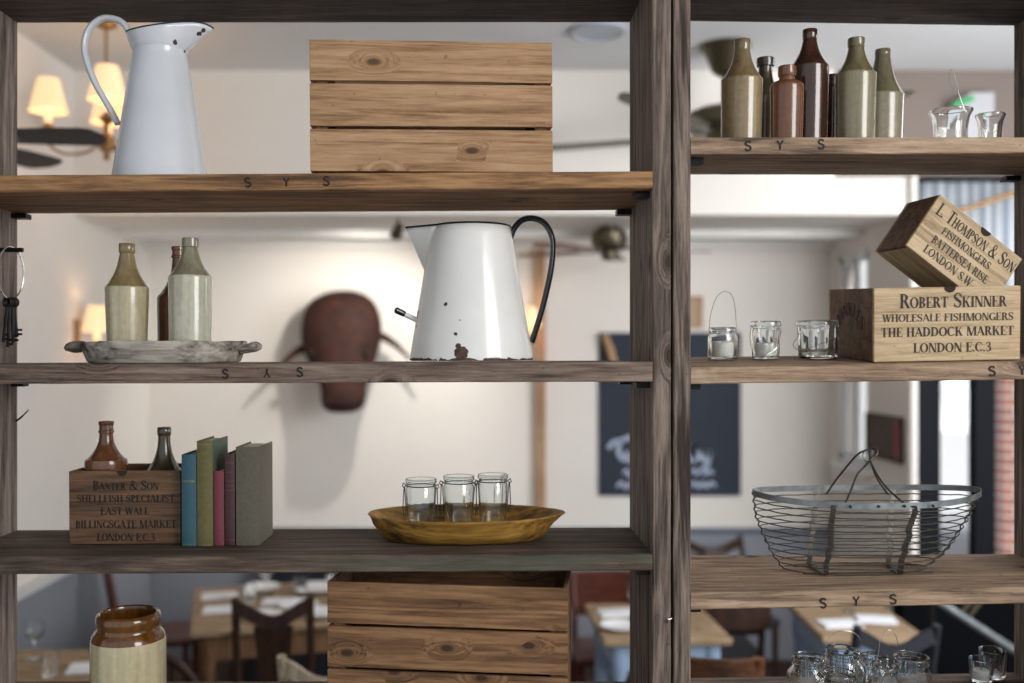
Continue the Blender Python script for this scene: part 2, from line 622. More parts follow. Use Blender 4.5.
# right wall of the alcove, with a window in it
w_d0, w_d1 = XR * F / (869 - AX), XR * F / (839 - AX)
zt_, zb_ = 2.60, 1.32
mb = MB()
mb.box((XR, dY(DF), 0), (XR + 0.035, dY(w_d0), ZS))
mb.box((XR, dY(w_d1), 0), (XR + 0.035, dY(DB), ZS))
mb.box((XR, dY(w_d0), 0), (XR + 0.035, dY(w_d1), zb_))
mb.box((XR, dY(w_d0), zt_), (XR + 0.035, dY(w_d1), ZS))
struct('wall_right', mb, M['wall'])
win = bpy.data.objects.new('window_1', None)
COL.objects.link(win)
win['kind'] = 'structure'
mb = MB()
y0, y1 = dY(w_d0), dY(w_d1)
for a, b in (((y0, zb_), (y1, zb_ + .05)), ((y0, zt_ - .05), (y1, zt_)), ((y0, zb_), (y0 + .05, zt_)), ((y1 - .05, zb_), (y1, zt_)), ((y0, 2.08), (y1, 2.12)), (((y0 + y1) / 2 - .012, zb_), ((y0 + y1) / 2 + .012, zt_))):
    mb.box((XR + .005, a[0], a[1]), (XR + .04, b[0], b[1]))
obj('window_frame', mb, M['frame_white'], win)
obj('pane', bx((XR + .02, y0, zb_), (XR + .026, y1, zt_)), M['pane'], win)
obj('window_sill', bx((XR - .05, y0 - .04, zb_ - .04), (XR + .03, y1 + .04, zb_)), M['frame_white'], win)

# dado panelling and rails
struct('baseboard_back', bx((XL + .03, dY(DB) - .03, 0), (XR, dY(DB), .82)), M['dado'])
struct('trim_2', bx((XL + .05, dY(DB) - .05, .82), (XR, dY(DB), .855)), M['rail_dark'])
struct('baseboard_left', bx((XL, -0.4, 0), (XL + .03, dY(DB) - .05, .86)), M['dado'])
struct('trim_3', bx((XL, -0.4, .86), (XL + .05, dY(DB) - .05, .90)), M['rail'])
# timber upright fixed to the back wall
M['batten'] = wood('warm_timber_batten', 'c9a887', 'b08c6c', '8a6a50', axis='z', knots=0.1)
struct('trim_4', bx((px_x(536, DB), dY(DB) - .06, .856), (px_x(545, DB), dY(DB), py_z(247, DB))), M['batten'])
# rounded white corner of the alcove beside the shop front
mb = MB()
mb.lathe([(.022, .685), (.022, 2.93)], 24, cx=XR + .012, cy=dY(DF) - .022)
struct('trim_5', mb, M['wall'])

# shop front: dark frame, glass, stall riser
sf = bpy.data.objects.new('window_2', None)
COL.objects.link(sf)
sf['kind'] = 'structure'
mb = MB()
yF = dY(DF)
for p0, p1 in ((914, 941), (975, 996)):
    mb.box((px_x(p0, DF), yF, .68), (px_x(p1, DF), yF + .08, 2.93))
mb.box((XR + .037, yF, 2.86), (5.2, yF + .08, 2.93))
mb.box((XR + .037, yF, .68), (5.2, yF + .08, .76))
mb.box((px_x(1160, DF), yF, .68), (px_x(1178, DF), yF + .08, 2.93))
obj('window_frame', mb, M['frame_dark'], sf, bevel=.006)
obj('pane', bx((XR + .037, yF + .035, .76), (5.2, yF + .041, 2.86)), M['pane'], sf)
struct('wall_riser', bx((XR - .05, yF - .045, 0), (5.2, yF + .1, .68)), M['riser'])

# brick house across the street, seen through the shop front
def brick_mat():
    m, nt, b = new_mat('red_brick')
    tc = N(nt, 'ShaderNodeTexCoord')
    sx = N(nt, 'ShaderNodeSeparateXYZ')
    nt.links.new(tc.outputs['Object'], sx.inputs[0])
    cb = N(nt, 'ShaderNodeCombineXYZ')
    nt.links.new(sx.outputs[0], cb.inputs[0])
    nt.links.new(sx.outputs[2], cb.inputs[1])
    br = N(nt, 'ShaderNodeTexBrick')
    br.inputs['Color1'].default_value = rgb('a8604e')
    br.inputs['Color2'].default_value = rgb('8d4a3c')
    br.inputs['Mortar'].default_value = rgb('c9bfb4')
    br.inputs['Scale'].default_value = 1.0
    br.inputs['Brick Width'].default_value = 0.24
    br.inputs['Row Height'].default_value = 0.085
    br.inputs['Mortar Size'].default_value = 0.012
    nt.links.new(cb.outputs[0], br.inputs['Vector'])
    nt.links.new(br.outputs[0], b.inputs['Base Color'])
    b.inputs['Roughness'].default_value = 0.9
    return m


M['brick'] = brick_mat()
M['render_white'] = plain('white_rendered_facade', 'e9ecef', 0.9)
o = struct('wall_opposite', bx((px_x(1003, 8.5), dY(8.5), 0), (9.5, dY(8.5) + .3, 3.3)), M['brick'])
struct('ground', bx((XR + .15, dY(DF) + .12, -.12), (12, 14, -.02)), plain('grey_paving', '8e9297', 0.9))
o = thing('terraced_house', 'white rendered house front across the street, seen through the shop window', 'house', (px_x(950, 12.5), dY(12.5), 0))
mb = MB()
mb.box((-1.9, 0, -.02), (1.1, .3, 4.8))
obj('facade', mb, M['render_white'], o)
for k in range(2):
    w = obj('sash_window', bx((-.55 + k * .9, -.03, 1.3), (-.05 + k * .9, .0, 2.6)), M['frame_white'], o)
    obj('pane', bx((-.5 + k * .9, -.04, 1.36), (-.1 + k * .9, -.031, 2.54)), plain('far_window_glass', '7d8c9c', 0.1), w)

# ------------------------------------------------------------------ shelving units
def stencil(ch):
    """the three plain stamped letters as stroke polylines in a 1 high cell."""
    if ch == 'Y':
        return [[(0, 1), (.33, .5), (.66, 1)], [(.33, .5), (.33, 0)]]
    return [spline([(.62, .84), (.45, .98), (.2, .98), (.04, .8), (.14, .6), (.5, .44), (.62, .24), (.48, .03), (.2, .0), (.0, .16)], 4)]


def stroke_mesh(mb, line, w, place, y):
    pts = [Vector((p[0], p[1])) for p in line]
    for i in range(len(pts)):
        t = (pts[min(i + 1, len(pts) - 1)] - pts[max(i - 1, 0)]).normalized()
        n = Vector((-t.y, t.x)) * w / 2
        for s in (1, -1):
            q = place(pts[i] + n * s)
            mb.v.append((q[0], y, q[1]))
    b = len(mb.v) - 2 * len(pts)
    for i in range(len(pts) - 1):
        mb.f.append((b + 2 * i, b + 2 * i + 1, b + 2 * i + 3, b + 2 * i + 2))
        mb.m.append(0)


def stamp(ch, px, py, size, rot, parent, mat, y=-0.0013):
    c = W(px, py, 0)
    h = size * m_px(0)
    mb = MB()
    R = Matrix.Rotation(rot, 2)

    def place(p):
        q = R @ Vector(((p.x - .33) * h, (p.y - .5) * h))
        return (c.x + q.x, c.z + q.y)
    for l in stencil(ch):
        stroke_mesh(mb, l, 0.2, place, y)
    return obj('stamped_letter', mb, mat, parent)


TOP = {}
left_unit = thing('shelving_unit', 'tall weathered plank shelving holding the two white enamel jugs, the books and the yellow bowl', 'shelving unit', (0, 0, 0), group='reclaimed plank shelving units')
right_unit = thing('shelving_unit', 'tall weathered plank shelving holding the wire basket, the lettered fish boxes and seven bottles', 'shelving unit', (0, 0, 0), group='reclaimed plank shelving units')
LX = (-54.0, 652.6)
RX = (690.8, 1096.0)


def bt_same(ft):
    return tuple(AY + (p - AY) * (D0 / (D0 + .294)) for p in ft)


def shelf(key, unit, cols, ft, fb, bt, mat):
    mb, top = board_px(cols, ft, fb, bt)
    TOP[key] = top
    return obj('shelf', mb, mat, unit)


def ext(a, b, xa, xb, cols):
    """extend a (left, right) measurement made at columns xa, xb to the plank ends."""
    s = (b - a) / (xb - xa)
    return (a + s * (cols[0] - xa), a + s * (cols[1] - xa))


e = lambda a, b: ext(a, b, 0, 650, LX)
shelf('L0', left_unit, LX, e(-48, -48.5), e(-28, -28.5), bt_same(e(-48, -48.5)), M['top_board'])
sL1 = shelf('L1', left_unit, LX, e(175, 171), e(192, 188.3), bt_same(e(175, 171)), M['shelf_tan'])
sL2 = shelf('L2', left_unit, LX, e(364.2, 361.6), e(384, 381.6), bt_same(e(364.2, 361.6)), M['shelf_grey'])
sL3 = shelf('L3', left_unit, LX, e(557.2, 554), e(574.5, 570.7), bt_same(e(557.2, 554)), M['shelf_dark'])
sL4 = shelf('L4', left_unit, LX, (732, 732), (750, 750), (681, 681), M['shelf_dark'])
r = lambda a, b: ext(a, b, 690, 1012, RX)
rb = lambda a, b: ext(a, b, 690, 1012, (673.6, 1025))
# right hand unit: its planks tip very slightly towards the viewer
def r_back(ft, fb, bb):
    """back top rows from the measured back bottom rows."""
    k = D0 / (D0 + .294)
    return tuple(c - (b - a) * k for a, b, c in zip(ft, fb, bb))


rt = r(-44, -40)
rf = r(-25, -20)
shelf('R0', right_unit, RX, rt, rf, r_back(rt, rf, r(21, 25)), M['top_board'])
rt, rf = r(137, 137), r(154.5, 153)
sR1 = shelf('R1', right_unit, RX, rt, rf, r_back(rt, rf, r(174.6, 175)), M['shelf_pale'])
rt, rf = r(367.5, 361.5), r(384, 379.6)
sR2 = shelf('R2', right_unit, RX, rt, rf, r(357.6, 353.5), M['shelf_pale'])
rt, rf = r(593, 587), r(609.8, 604)
sR3 = shelf('R3', right_unit, RX, rt, rf, r(555.2, 554), M['shelf_pale'])
rt, rf = r(731, 731), r(748, 748)
sR4 = shelf('R4', right_unit, RX, rt, rf, r(678, 673.5), M['shelf_grey'])


def upright(unit, p0, p1, seed):
    mb = MB()
    x0, x1 = W(p0, 0, 0).x, W(p1, 0, 0).x
    rings = []
    n = 60
    for i in range(n + 1):
        z = 2.82 * i / n
        j = lambda s=1.0: rnd.uniform(-.0008, .0008) * s
        e_ = .0022
        q = x1 - .0004 if p1 in (652.6,) else x1
        rings.append([(x0 + e_ + j(), j(), z), (q - e_ + j(), j(), z), (q, e_ + j(), z), (q, .294 - e_, z), (q - e_, .294, z), (x0 + e_, .294, z), (x0, .294 - e_, z), (x0, e_ + j(), z)])
    mb.loft(rings)
    return obj('upright', mb, M['upright'], unit)


upright(left_unit, LX[0] - 18, LX[0], 1)
upL = upright(left_unit, LX[1], 671, 2)
upright(right_unit, 673.6, RX[0], 3)
upright(right_unit, RX[1], RX[1] + 18, 4)
# short black iron angle brackets that carry the planks, at the back ends
for unit, cols, rows in ((left_unit, LX, (('L1', 17.3), ('L2', 20), ('L3', 17))), (right_unit, RX, (('R1', 17), ('R2', 16.5), ('R3', 17)))):
    for key, t in rows:
        for side in (0, 1):
            x = W(cols[side], 0, 0).x
            s = 1 if side == 0 else -1
            xa, xb = x + s * .0005, x + s * (.032 if key in ('L1', 'R1') else .026)
            for yy in (.03, .262):
                z = TOP[key]((xa + xb) / 2, yy) - t * m_px(0) - .0025
                mb = MB()
                mb.box((min(xa, xb), yy, z - .011), (max(xa, xb), yy + .03, z))
                obj('bracket', mb, M['black_iron'], unit, bevel=.001)
for ch, px, py, rot, mat in (('S', 248, 182.5, .1, 'stamp'), ('Y', 286.5, 182.3, 0, 'stamp'), ('S', 326.5, 181, 0, 'stamp')):
    stamp(ch, px, py, 8.5, rot, sL1, M[mat])
for ch, px, py, rot in (('S', 225.5, 373.8, 0), ('Y', 267, 373, PI), ('S', 300, 372, 0)):
    stamp(ch, px, py, 8.5, rot, sL2, M['stamp'])
for ch, px, py, rot in (('S', 748, 146, 0), ('Y', 780, 145, 0), ('S', 821, 144.3, 0)):
    stamp(ch, px, py, 9, rot, sR1, M['stamp'])
for ch, px, py, rot in (('S', 992, 371, .1), ('Y', 1022, 370.5, 0)):
    stamp(ch, px, py, 9, rot, sR2, M['stamp'])
for ch, px, py, rot in (('S', 823, 603, 0), ('Y', 856, 601, 0), ('S', 893, 599, 0)):
    stamp(ch, px, py, 9, rot, sR3, M['stamp'])
# pale nail in the upright, bent twig of wire and the peg for the keys
mb = MB()
mb.tube([W(672, 618, -.004), W(668, 619, -.006), W(667.5, 623, -.003)], .0016, 6)
obj('bent_nail', mb, M['steel'], left_unit)
xl_in = W(LX[0], 0, 0).x
mb = MB()
p = [W(17, 420.5, .285), W(22, 416.5, .282), W(29, 409.5, .278)]
p.insert(0, Vector((xl_in, .285, W(0, 421, .285).z)))
mb.tube(spline(p, 4), [.0022] * 9 + [.0016] * 3 + [.0008], 6)
obj('bent_wire', mb, M['black_iron'], left_unit)
mb = MB()
pk = W(8, 250, .20)
mb.tube([(xl_in, pk.y, pk.z), (W(23, 250, .20).x, pk.y, pk.z)], .0048, 10)
obj('peg', mb, M['black_iron'], left_unit)

# ------------------------------------------------------------------ lettering: a bracketless serif face drawn from strokes
T_, t_ = .20, .07


class Glyph:
    def __init__(s):
        s.q = []

    def rect(s, x0, y0, x1, y1):
        s.q.append([(x0, y0), (x1, y0), (x1, y1), (x0, y1)])

    def diag(s, x0, y0, x1, y1, w):
        s.q.append([(x0 - w / 2, y0), (x0 + w / 2, y0), (x1 + w / 2, y1), (x1 - w / 2, y1)])

    def serif(s, x, y, w):
        s.rect(x - w / 2, y, x + w / 2, y + .045) if y < .5 else s.rect(x - w / 2, y - .045, x + w / 2, y)

    def stem(s, x, w=T_):
        s.rect(x - w / 2, 0, x + w / 2, 1)
        for y in (0, 1):
            s.serif(x, y, w + .17)

    def ring(s, cx, cy, rx, ry, tx=T_, ty=t_, a0=0, a1=360, n=22):
        for i in range(n):
            a = math.radians(a0 + (a1 - a0) * i / n)
            b = math.radians(a0 + (a1 - a0) * (i + 1) / n)
            s.q.append([(cx + rx * math.cos(a), cy + ry * math.sin(a)), (cx + rx * math.cos(b), cy + ry * math.sin(b)),
                        (cx + (rx - tx) * math.cos(b), cy + (ry - ty) * math.sin(b)), (cx + (rx - tx) * math.cos(a), cy + (ry - ty) * math.sin(a))])

    def path(s, pts, ws):
        P = spline([(x, y, w) for (x, y), w in zip(pts, ws)], 5)
        for i in range(len(P) - 1):
            a, b = P[i], P[i + 1]

            def nrm(k):
                t = (P[min(k + 1, len(P) - 1)] - P[max(k - 1, 0)])
                t.z = 0
                t.normalize()
                return Vector((-t.y, t.x)) * P[k].z / 2
            na, nb = nrm(i), nrm(i + 1)
            s.q.append([(a.x - na.x, a.y - na.y), (b.x - nb.x, b.y - nb.y), (b.x + nb.x, b.y + nb.y), (a.x + na.x, a.y + na.y)])


def glyph(ch):
    g = Glyph()
    w = .7
    if ch == 'A':
        g.diag(.08, 0, .42, 1, t_); g.diag(.74, 0, .38, 1, T_); g.rect(.2, .3, .62, .3 + t_); g.serif(.08, 0, .22); g.serif(.73, 0, .32); w = .84
    elif ch == 'B':
        g.stem(.18); g.ring(.3, .745, .32, .255, a0=-90, a1=90); g.ring(.3, .27, .36, .27, a0=-90, a1=90)
        for y in (0, .49, .945): g.rect(.18, y, .32, y + t_)
        w = .72
    elif ch in 'CG':
        g.ring(.42, .5, .42, .5, a0=48, a1=312); g.rect(.69, .66, .73, .95)
        if ch == 'G':
            g.rect(.6, .05, .6 + T_, .42); g.serif(.68, .42 + .045, .3); g.q[-1] = [(.54, .4), (.85, .4), (.85, .445), (.54, .445)]
        else:
            g.path([(.70, .13), (.74, .24)], [t_, t_])
        w = .82
    elif ch == 'D':
        g.stem(.18); g.ring(.3, .5, .5, .5, a0=-90, a1=90)
        for y in (0, .945): g.rect(.18, y, .32, y + t_)
        w = .86
    elif ch in 'EF':
        g.stem(.18); g.rect(.18, .945, .62, 1); g.rect(.58, .74, .62, 1); g.rect(.18, .49, .48, .49 + t_); g.rect(.45, .4, .49, .63)
        if ch == 'E':
            g.rect(.18, 0, .66, t_); g.rect(.62, 0, .66, .28)
        w = .7
    elif ch == 'H':
        g.stem(.18); g.stem(.68); g.rect(.18, .48, .68, .48 + t_); w = .88
    elif ch == 'I':
        g.stem(.19); w = .4
    elif ch == 'K':
        g.stem(.18); g.diag(.26, .4, .68, 1, t_); g.diag(.68, 0, .4, .6, T_); g.serif(.66, 1, .26); g.serif(.7, 0, .3); w = .86
    elif ch == 'L':
        g.stem(.18); g.rect(.18, 0, .64, t_); g.rect(.6, 0, .64, .32); w = .68
    elif ch == 'M':
        g.stem(.12, t_); g.diag(.5, 0, .17, 1, T_); g.diag(.5, 0, .84, 1, t_); g.stem(.9); w = 1.06
    elif ch == 'N':
        g.stem(.13, t_); g.diag(.68, 0, .17, 1, T_); g.stem(.72, t_); w = .86
    elif ch == 'O':
        g.ring(.43, .5, .43, .5); w = .88
    elif ch in 'PR':
        g.stem(.18); g.ring(.3, .73, .34, .27, a0=-90, a1=90); g.rect(.18, .46, .32, .46 + t_); g.rect(.18, .945, .32, 1)
        w = .68
        if ch == 'R':
            g.diag(.68, 0, .42, .5, T_); g.serif(.7, 0, .26); w = .8
    elif ch == 'S':
        g.path([(.56, .76), (.46, .94), (.28, .965), (.12, .86), (.13, .67), (.3, .53), (.48, .4), (.54, .22), (.42, .05), (.24, .03), (.08, .22)],
               [t_, t_, t_ * 1.2, .12, .17, .19, .18, .14, t_ * 1.2, t_, t_])
        g.rect(.55, .7, .59, .97); g.rect(.05, .03, .09, .3); w = .66
    elif ch == 'T':
        g.stem(.38); g.rect(.04, .945, .72, 1); g.rect(.04, .7, .08, 1); g.rect(.68, .7, .72, 1); w = .76
    elif ch == 'U':
        g.rect(.1, .3, .1 + T_, 1); g.serif(.185, 1, .32); g.rect(.68, .3, .68 + t_, 1); g.serif(.7, 1, .24); g.ring(.418, .32, .318, .32, a0=180, a1=360, tx=.12); w = .84
    elif ch == 'W':
        g.diag(.32, 0, .12, 1, T_); g.diag(.34, 0, .55, 1, t_); g.diag(.76, 0, .54, 1, T_); g.diag(.78, 0, .98, 1, t_); g.serif(.12, 1, .3); g.serif(.98, 1, .22); g.serif(.53, 1, .3); w = 1.08
    elif ch == 'X':
        g.diag(.68, 0, .14, 1, T_); g.diag(.1, 0, .66, 1, t_)
        for x, y in ((.12, 0), (.68, 0), (.14, 1), (.66, 1)): g.serif(x, y, .26)
        w = .8
    elif ch == '&':
        g.path([(.84, .5), (.7, .2), (.48, .03), (.2, .04), (.08, .22), (.2, .45), (.46, .62), (.54, .8), (.42, .96), (.26, .9), (.24, .72), (.42, .42), (.66, .1), (.86, .02)],
               [t_, t_, t_ * 1.2, .1, .15, .1, t_, .1, t_, .09, .13, .17, .17, t_]); w = .92
    elif ch == '3':
        g.path([(.1, .8), (.24, .97), (.44, .9), (.44, .66), (.24, .54), (.46, .45), (.52, .22), (.34, .02), (.1, .12)], [.1, t_, .13, .13, t_, .13, .17, t_, .1]); w = .62
    elif ch == '.':
        g.ring(.1, .08, .085, .085, .085, .085); w = .24
    else:
        w = .38
    return g.q, w


def line_width(text, small):
    return sum(glyph(c.upper())[1] * (1 if c.isupper() or not c.isalpha() else small) for c in text)


def lettering(parent, text, width, x, z, cap, mat, y, small=.76, curve=0.0, name='lettering', n_word=True):
    """one printed line centred on x with its baseline at z: lower case letters print as small capitals.
    The whole line is stretched to `width`; curve > 0 bends it up in an arc of that radius."""
    total = line_width(text, small)
    sx = width / total
    mb = MB()
    cx = -width / 2
    for c in text:
        k = 1 if c.isupper() or not c.isalpha() else small
        q, w = glyph(c.upper())
        for poly in q:
            vs = []
            for px_, py_ in poly:
                a = cx + (px_ + .02) * k * sx
                b = py_ * k * cap
                if curve:
                    th = a / curve
                    vs.append((x + math.sin(th) * (curve + b), y, z + math.cos(th) * (curve + b) - curve))
                else:
                    vs.append((x + a, y, z + b))
            mb.add(vs, [(0, 1, 2, 3)])
        cx += w * k * sx
    return obj(name, mb, mat, parent)

def rest(key, px, y, lift=.0010):
    """point on a shelf under pixel column px at depth y, and the tilt of the plank there."""
    x = W(px, 0, y).x
    t = TOP[key]
    e_ = .02
    sx = (t(x + e_, y) - t(x - e_, y)) / (2 * e_)
    sy = (t(x, y + e_) - t(x, y - e_)) / (2 * e_)
    return x, t(x, y) + lift, (math.atan(sy), -math.atan(sx), 0)


# ------------------------------------------------------------------ enamel jugs
def jug_tall():
    y = .145
    k = m_px(y)
    cx, zb, rt_ = rest('L1', 160.5, y, .0028)
    base_py = AY - (zb - ZC) / k
    Z = lambda py: (base_py - py) * k
    o = thing('enamel_jug', 'tall white enamel jug with flared beak spout and loop handle, on the top shelf', 'jug', (cx, y, zb), rt_)
    n = 64
    r_b, r_n = 46.3 * k, 25.3 * k
    mb = MB()
    rings = []
    for i in range(14):
        t = i / 13
        rr = r_b + (r_n - r_b) * t
        if i == 0:
            rings.append((rr - .002, 0))
        rings.append((rr, .002 + (Z(52) - .002) * t))
    lv = [[(q * math.cos(2 * PI * j / n), q * math.sin(2 * PI * j / n), z) for j in range(n)] for q, z in rings]
    rim = []

    def collar(j, s):
        a = 2 * PI * j / n
        aa = min(a, 2 * PI - a)
        sp = math.exp(-(aa / .42) ** 2)
        top = 33.5 + 5.5 * max(0, -math.sin(a)) - 9.5 * (.5 + .5 * math.cos(aa)) ** 1.6 + 4.5 * math.exp(-(aa / .2) ** 2)
        r_t = 31.5 * k + sp * 22 * k
        q = r_n + (r_t - r_n) * (s ** (1.0 if sp > .3 else .8))
        return (q * math.cos(a), q * math.sin(a) * (1 - .25 * sp * s), Z(52) + (Z(top) - Z(52)) * s)
    for s in (.06, .15, .3, .5, .7, .85, 1.0):
        lv.append([collar(j, s) for j in range(n)])
    rim = lv[-1]
    mb.loft(lv, cap=False)
    mb.f.append(tuple(range(n)))
    mb.m.append(0)
    en = enamel('white_jug_enamel', 'd6dae0', [((20.3 * k, -17.5 * k, Z(47.5)), .0052), ((25.3 * k, -3 * k, Z(52.5)), .0042), ((40.5 * k, -5.5 * k, Z(35)), .0065), ((44 * k, -5 * k, Z(32)), .0060)])
    obj('body', mb, en, o, smooth=True, solid=.0014)
    mb = MB()
    mb.tube([(k * 25.6 * math.cos(2 * PI * i / 48), k * 25.6 * math.sin(2 * PI * i / 48), Z(50.5)) for i in range(48)], .0022, 8, closed=True)
    obj('neck_band', mb, en, o, smooth=True)
    mb = MB()
    mb.tube(rim, .0019, 8, closed=True)
    obj('rim', mb, M['enamel_navy'], o, smooth=True)
    hp = [(132, 36), (126, 25), (117, 19.5), (104, 19), (92, 28), (86.5, 43), (88, 60), (97, 84), (110, 107), (119, 124)]
    pts = [((a - 160.5) * k, -.004, Z(b)) for a, b in hp]
    mb = MB()
    mb.tube(spline(pts, 6), .0066, 12, flat=((0, 1, 0), 1.5))
    obj('handle', mb, en, o, smooth=True)
    return o


jug_tall()


def jug_rusty():
    y = .135
    k = m_px(y)
    cx, zb, rt_ = rest('L2', 471.5, y, .0024)
    base_py = AY - (zb - ZC) / k
    Z = lambda py: (base_py - py) * k
    X = lambda px: (px - 471.5) * k
    o = thing('enamel_jug', 'squat conical white enamel jug with chipped rusty base and black loop handle', 'jug', (cx, y, zb), rt_)
    n = 64
    rb, rt = 61.5 * k, 39.5 * k
    zt = Z(227.3)
    mb = MB()
    prof = [(rb - .004, 0), (rb, .001), (rb + .0008, .004), (rb, .007)]
    for i in range(1, 15):
        t = i / 14
        prof.append((rb + (rt - rb) * t, .007 + (zt - .007) * t))
    mb.lathe(prof, n, close=False)
    mb.f.append(tuple(range(n)))
    mb.m.append(0)

    def on(px, py):
        """point on the cone's visible side at a pixel."""
        x, z = X(px), Z(py)
        q = rb + (rt - rb) * z / zt
        return (x, -math.sqrt(max(q * q - x * x, 0)), z)
    sp = [(on(462.5, 353), .0135), (on(460, 346.5), .006), (on(447.5, 306.5), .0042), (on(457.5, 334.8), .0034), (on(419, 314), .008), (on(417.5, 327), .004), (on(461, 322), .0015), (on(484, 330), .0012)]
    en = enamel('chipped_white_enamel', 'e6e5e1', sp, rust_z=.0045)
    obj('body', mb, en, o, smooth=True, solid=.0014)
    # V spout soldered to the left side
    mb = MB()
    a1 = math.radians(33)
    rows = []
    m_ = 10
    for s in range(9):
        t = s / 8                         # 0 at the bottom point, 1 at the rim
        z = Z(271) + (zt - Z(271)) * t
        q = rb + (rt - rb) * z / zt
        ha = a1 * t + .01
        out = (X(406.5) + rt) * t         # overhang of the tip beyond the cone (negative)
        row = []
        for j in range(m_ + 1):
            u = -1 + 2 * j / m_
            a = PI + ha * u
            bx_, by_ = q * math.cos(a), q * math.sin(a)
            tipx = -q * math.cos(0) + out
            w = 1 - abs(u)
            ex, ey = (q * math.cos(PI + ha)) * abs(u) + tipx * w, q * math.sin(ha) * -u
            row.append((ex, ey, z))
        rows.append(row)
    b = 0
    for row in rows:
        mb.v += row
    for s in range(8):
        for j in range(m_):
            c = s * (m_ + 1) + j
            mb.f.append((c, c + 1, c + m_ + 2, c + m_ + 1))
            mb.m.append(0)
    obj('spout', mb, en, o, smooth=True, solid=.0012)
    mb = MB()
    rim = [(rt * math.cos(a), rt * math.sin(a), zt) for a in [(-PI + a1) + (2 * PI - 2 * a1) * i / 44 for i in range(45)]]
    rim += [rows[-1][j] for j in range(1, m_)]
    mb.tube(rim, .0021, 8, closed=True)
    obj('rim', mb, M['enamel_black'], o, smooth=True)
    hp = [(511, 239), (514, 230), (521, 221.5), (531, 218.5), (543, 222), (551, 233), (553.5, 248), (551, 272), (544, 303), (536, 330), (531.5, 343)]
    mb = MB()
    mb.tube(spline([(X(a), 0, Z(b_)) for a, b_ in hp], 6), .0062, 12, flat=((0, 1, 0), 1.6))
    obj('handle', mb, M['enamel_black'], o, smooth=True)
    mb = MB()
    p0, p1, p2 = Vector((X(419), -.02, Z(321))), Vector((X(406), -.028, Z(314.5))), Vector((X(396.5), -.034, Z(310)))
    mb.tube([p0, p1], .0052, 10)
    st = obj('side_grip', mb, en, o, smooth=True)
    mb = MB()
    mb.tube([p1, p1 + (p2 - p1) * .15, p1 + (p2 - p1) * .9, p2], [.0054, .0062, .0066, .004], 10)
    obj('grip_tip', mb, M['enamel_black'], st, smooth=True)
    return o


jug_rusty()


# ------------------------------------------------------------------ slatted crates
def crate(name, label, shelf_key, px0, px1, rows, y, depth, mat, rot=0.0, handle_side=False):
    k = m_px(y)
    xm = W((px0 + px1) / 2, 0, y).x
    xm, zb, rt_ = rest(shelf_key, (px0 + px1) / 2, y)
    w = (px1 - px0) * k / math.cos(rot)
    o = thing(name, label, 'crate', (xm, y, zb), (rt_[0], rt_[1], rot))
    base_py = AY - (zb - ZC) / k
    th = .009
    zs = [((base_py - a) * k, (base_py - b_) * k) for a, b_ in rows]
    zmax = max(z for z, _ in zs)
    zmin = min(b_ for _, b_ in zs)

    def slat(x0, x1, ya, yb, z1, z0, tilt=0.0):
        mb = MB()
        nn = 18
        rings = []
        for i in range(nn + 1):
            t = i / nn
            j = lambda: rnd.uniform(-.0004, .0004)
            if abs(x1 - x0) > abs(yb - ya):
                x = x0 + (x1 - x0) * t
                dz = tilt * (t - .5)
                rings.append([(x, ya, z0 + dz + j()), (x, yb, z0 + dz), (x, yb, z1 + dz), (x, ya, z1 + dz + j())])
            else:
                yy = ya + (yb - ya) * t
                rings.append([(x0, yy, z0 + j()), (x1, yy, z0), (x1, yy, z1), (x0, yy, z1 + j())])
        mb.loft(rings)
        return mb
    for i, (z1, z0) in enumerate(zs):
        tilt = (-.0025, -.004, -.003)[i % 3] if handle_side else (-.001, .0006, 0)[i % 3]
        obj('slat', slat(-w / 2, w / 2, 0, th, z1, max(z0, .0035), tilt), mat, o, bevel=.0012)
        obj('slat', slat(-w / 2, w / 2, depth - th, depth, z1, max(z0, .0035)), mat, o, bevel=.0012)
        for s in (-1, 1):
            obj('end_slat', slat(s * w / 2 - (th if s > 0 else 0), s * w / 2 + (th if s < 0 else 0), th + .0005, depth - th - .0005, z1, max(z0, .0035)), mat if not handle_side else mat, o, bevel=.0012)
    for sx in (-1, 1):
        for yy in (th + .0006, depth - th - .0206):
            mb = MB()
            xx = sx * (w / 2 - th - .0006)
            mb.box((min(xx, xx - sx * .024), yy, .006), (max(xx, xx - sx * .024), yy + .02, zmax - .006))
            obj('corner_post', mb, M['crate_inner'], o, bevel=.001)
    for q in range(4):
        a = -w / 2 + th + (w - 2 * th) * q / 4 + .004
        mb = MB()
        mb.box((a, th + .001, 0), (a + (w - 2 * th) / 4 - .008, depth - th - .001, .0055))
        obj('bottom_slat', mb, M['crate_inner'], o, bevel=.001)
    return o


crate('slatted_crate', 'light pine slatted crate lying on the top shelf beside the tall jug', 'L1', 311.5, 553.5, [(41, 81.5), (84.3, 126.3), (129.6, 171.5)], .035, .2, M['crate_light'], rot=math.radians(3.6))
crate('slatted_crate', 'brown knotty slatted crate under the shelf with the yellow bowl', 'L4', 325, 566.5, [(585, 627), (630, 671), (674, 722)], .045, .2, M['crate_brown'], rot=math.radians(-7.0))


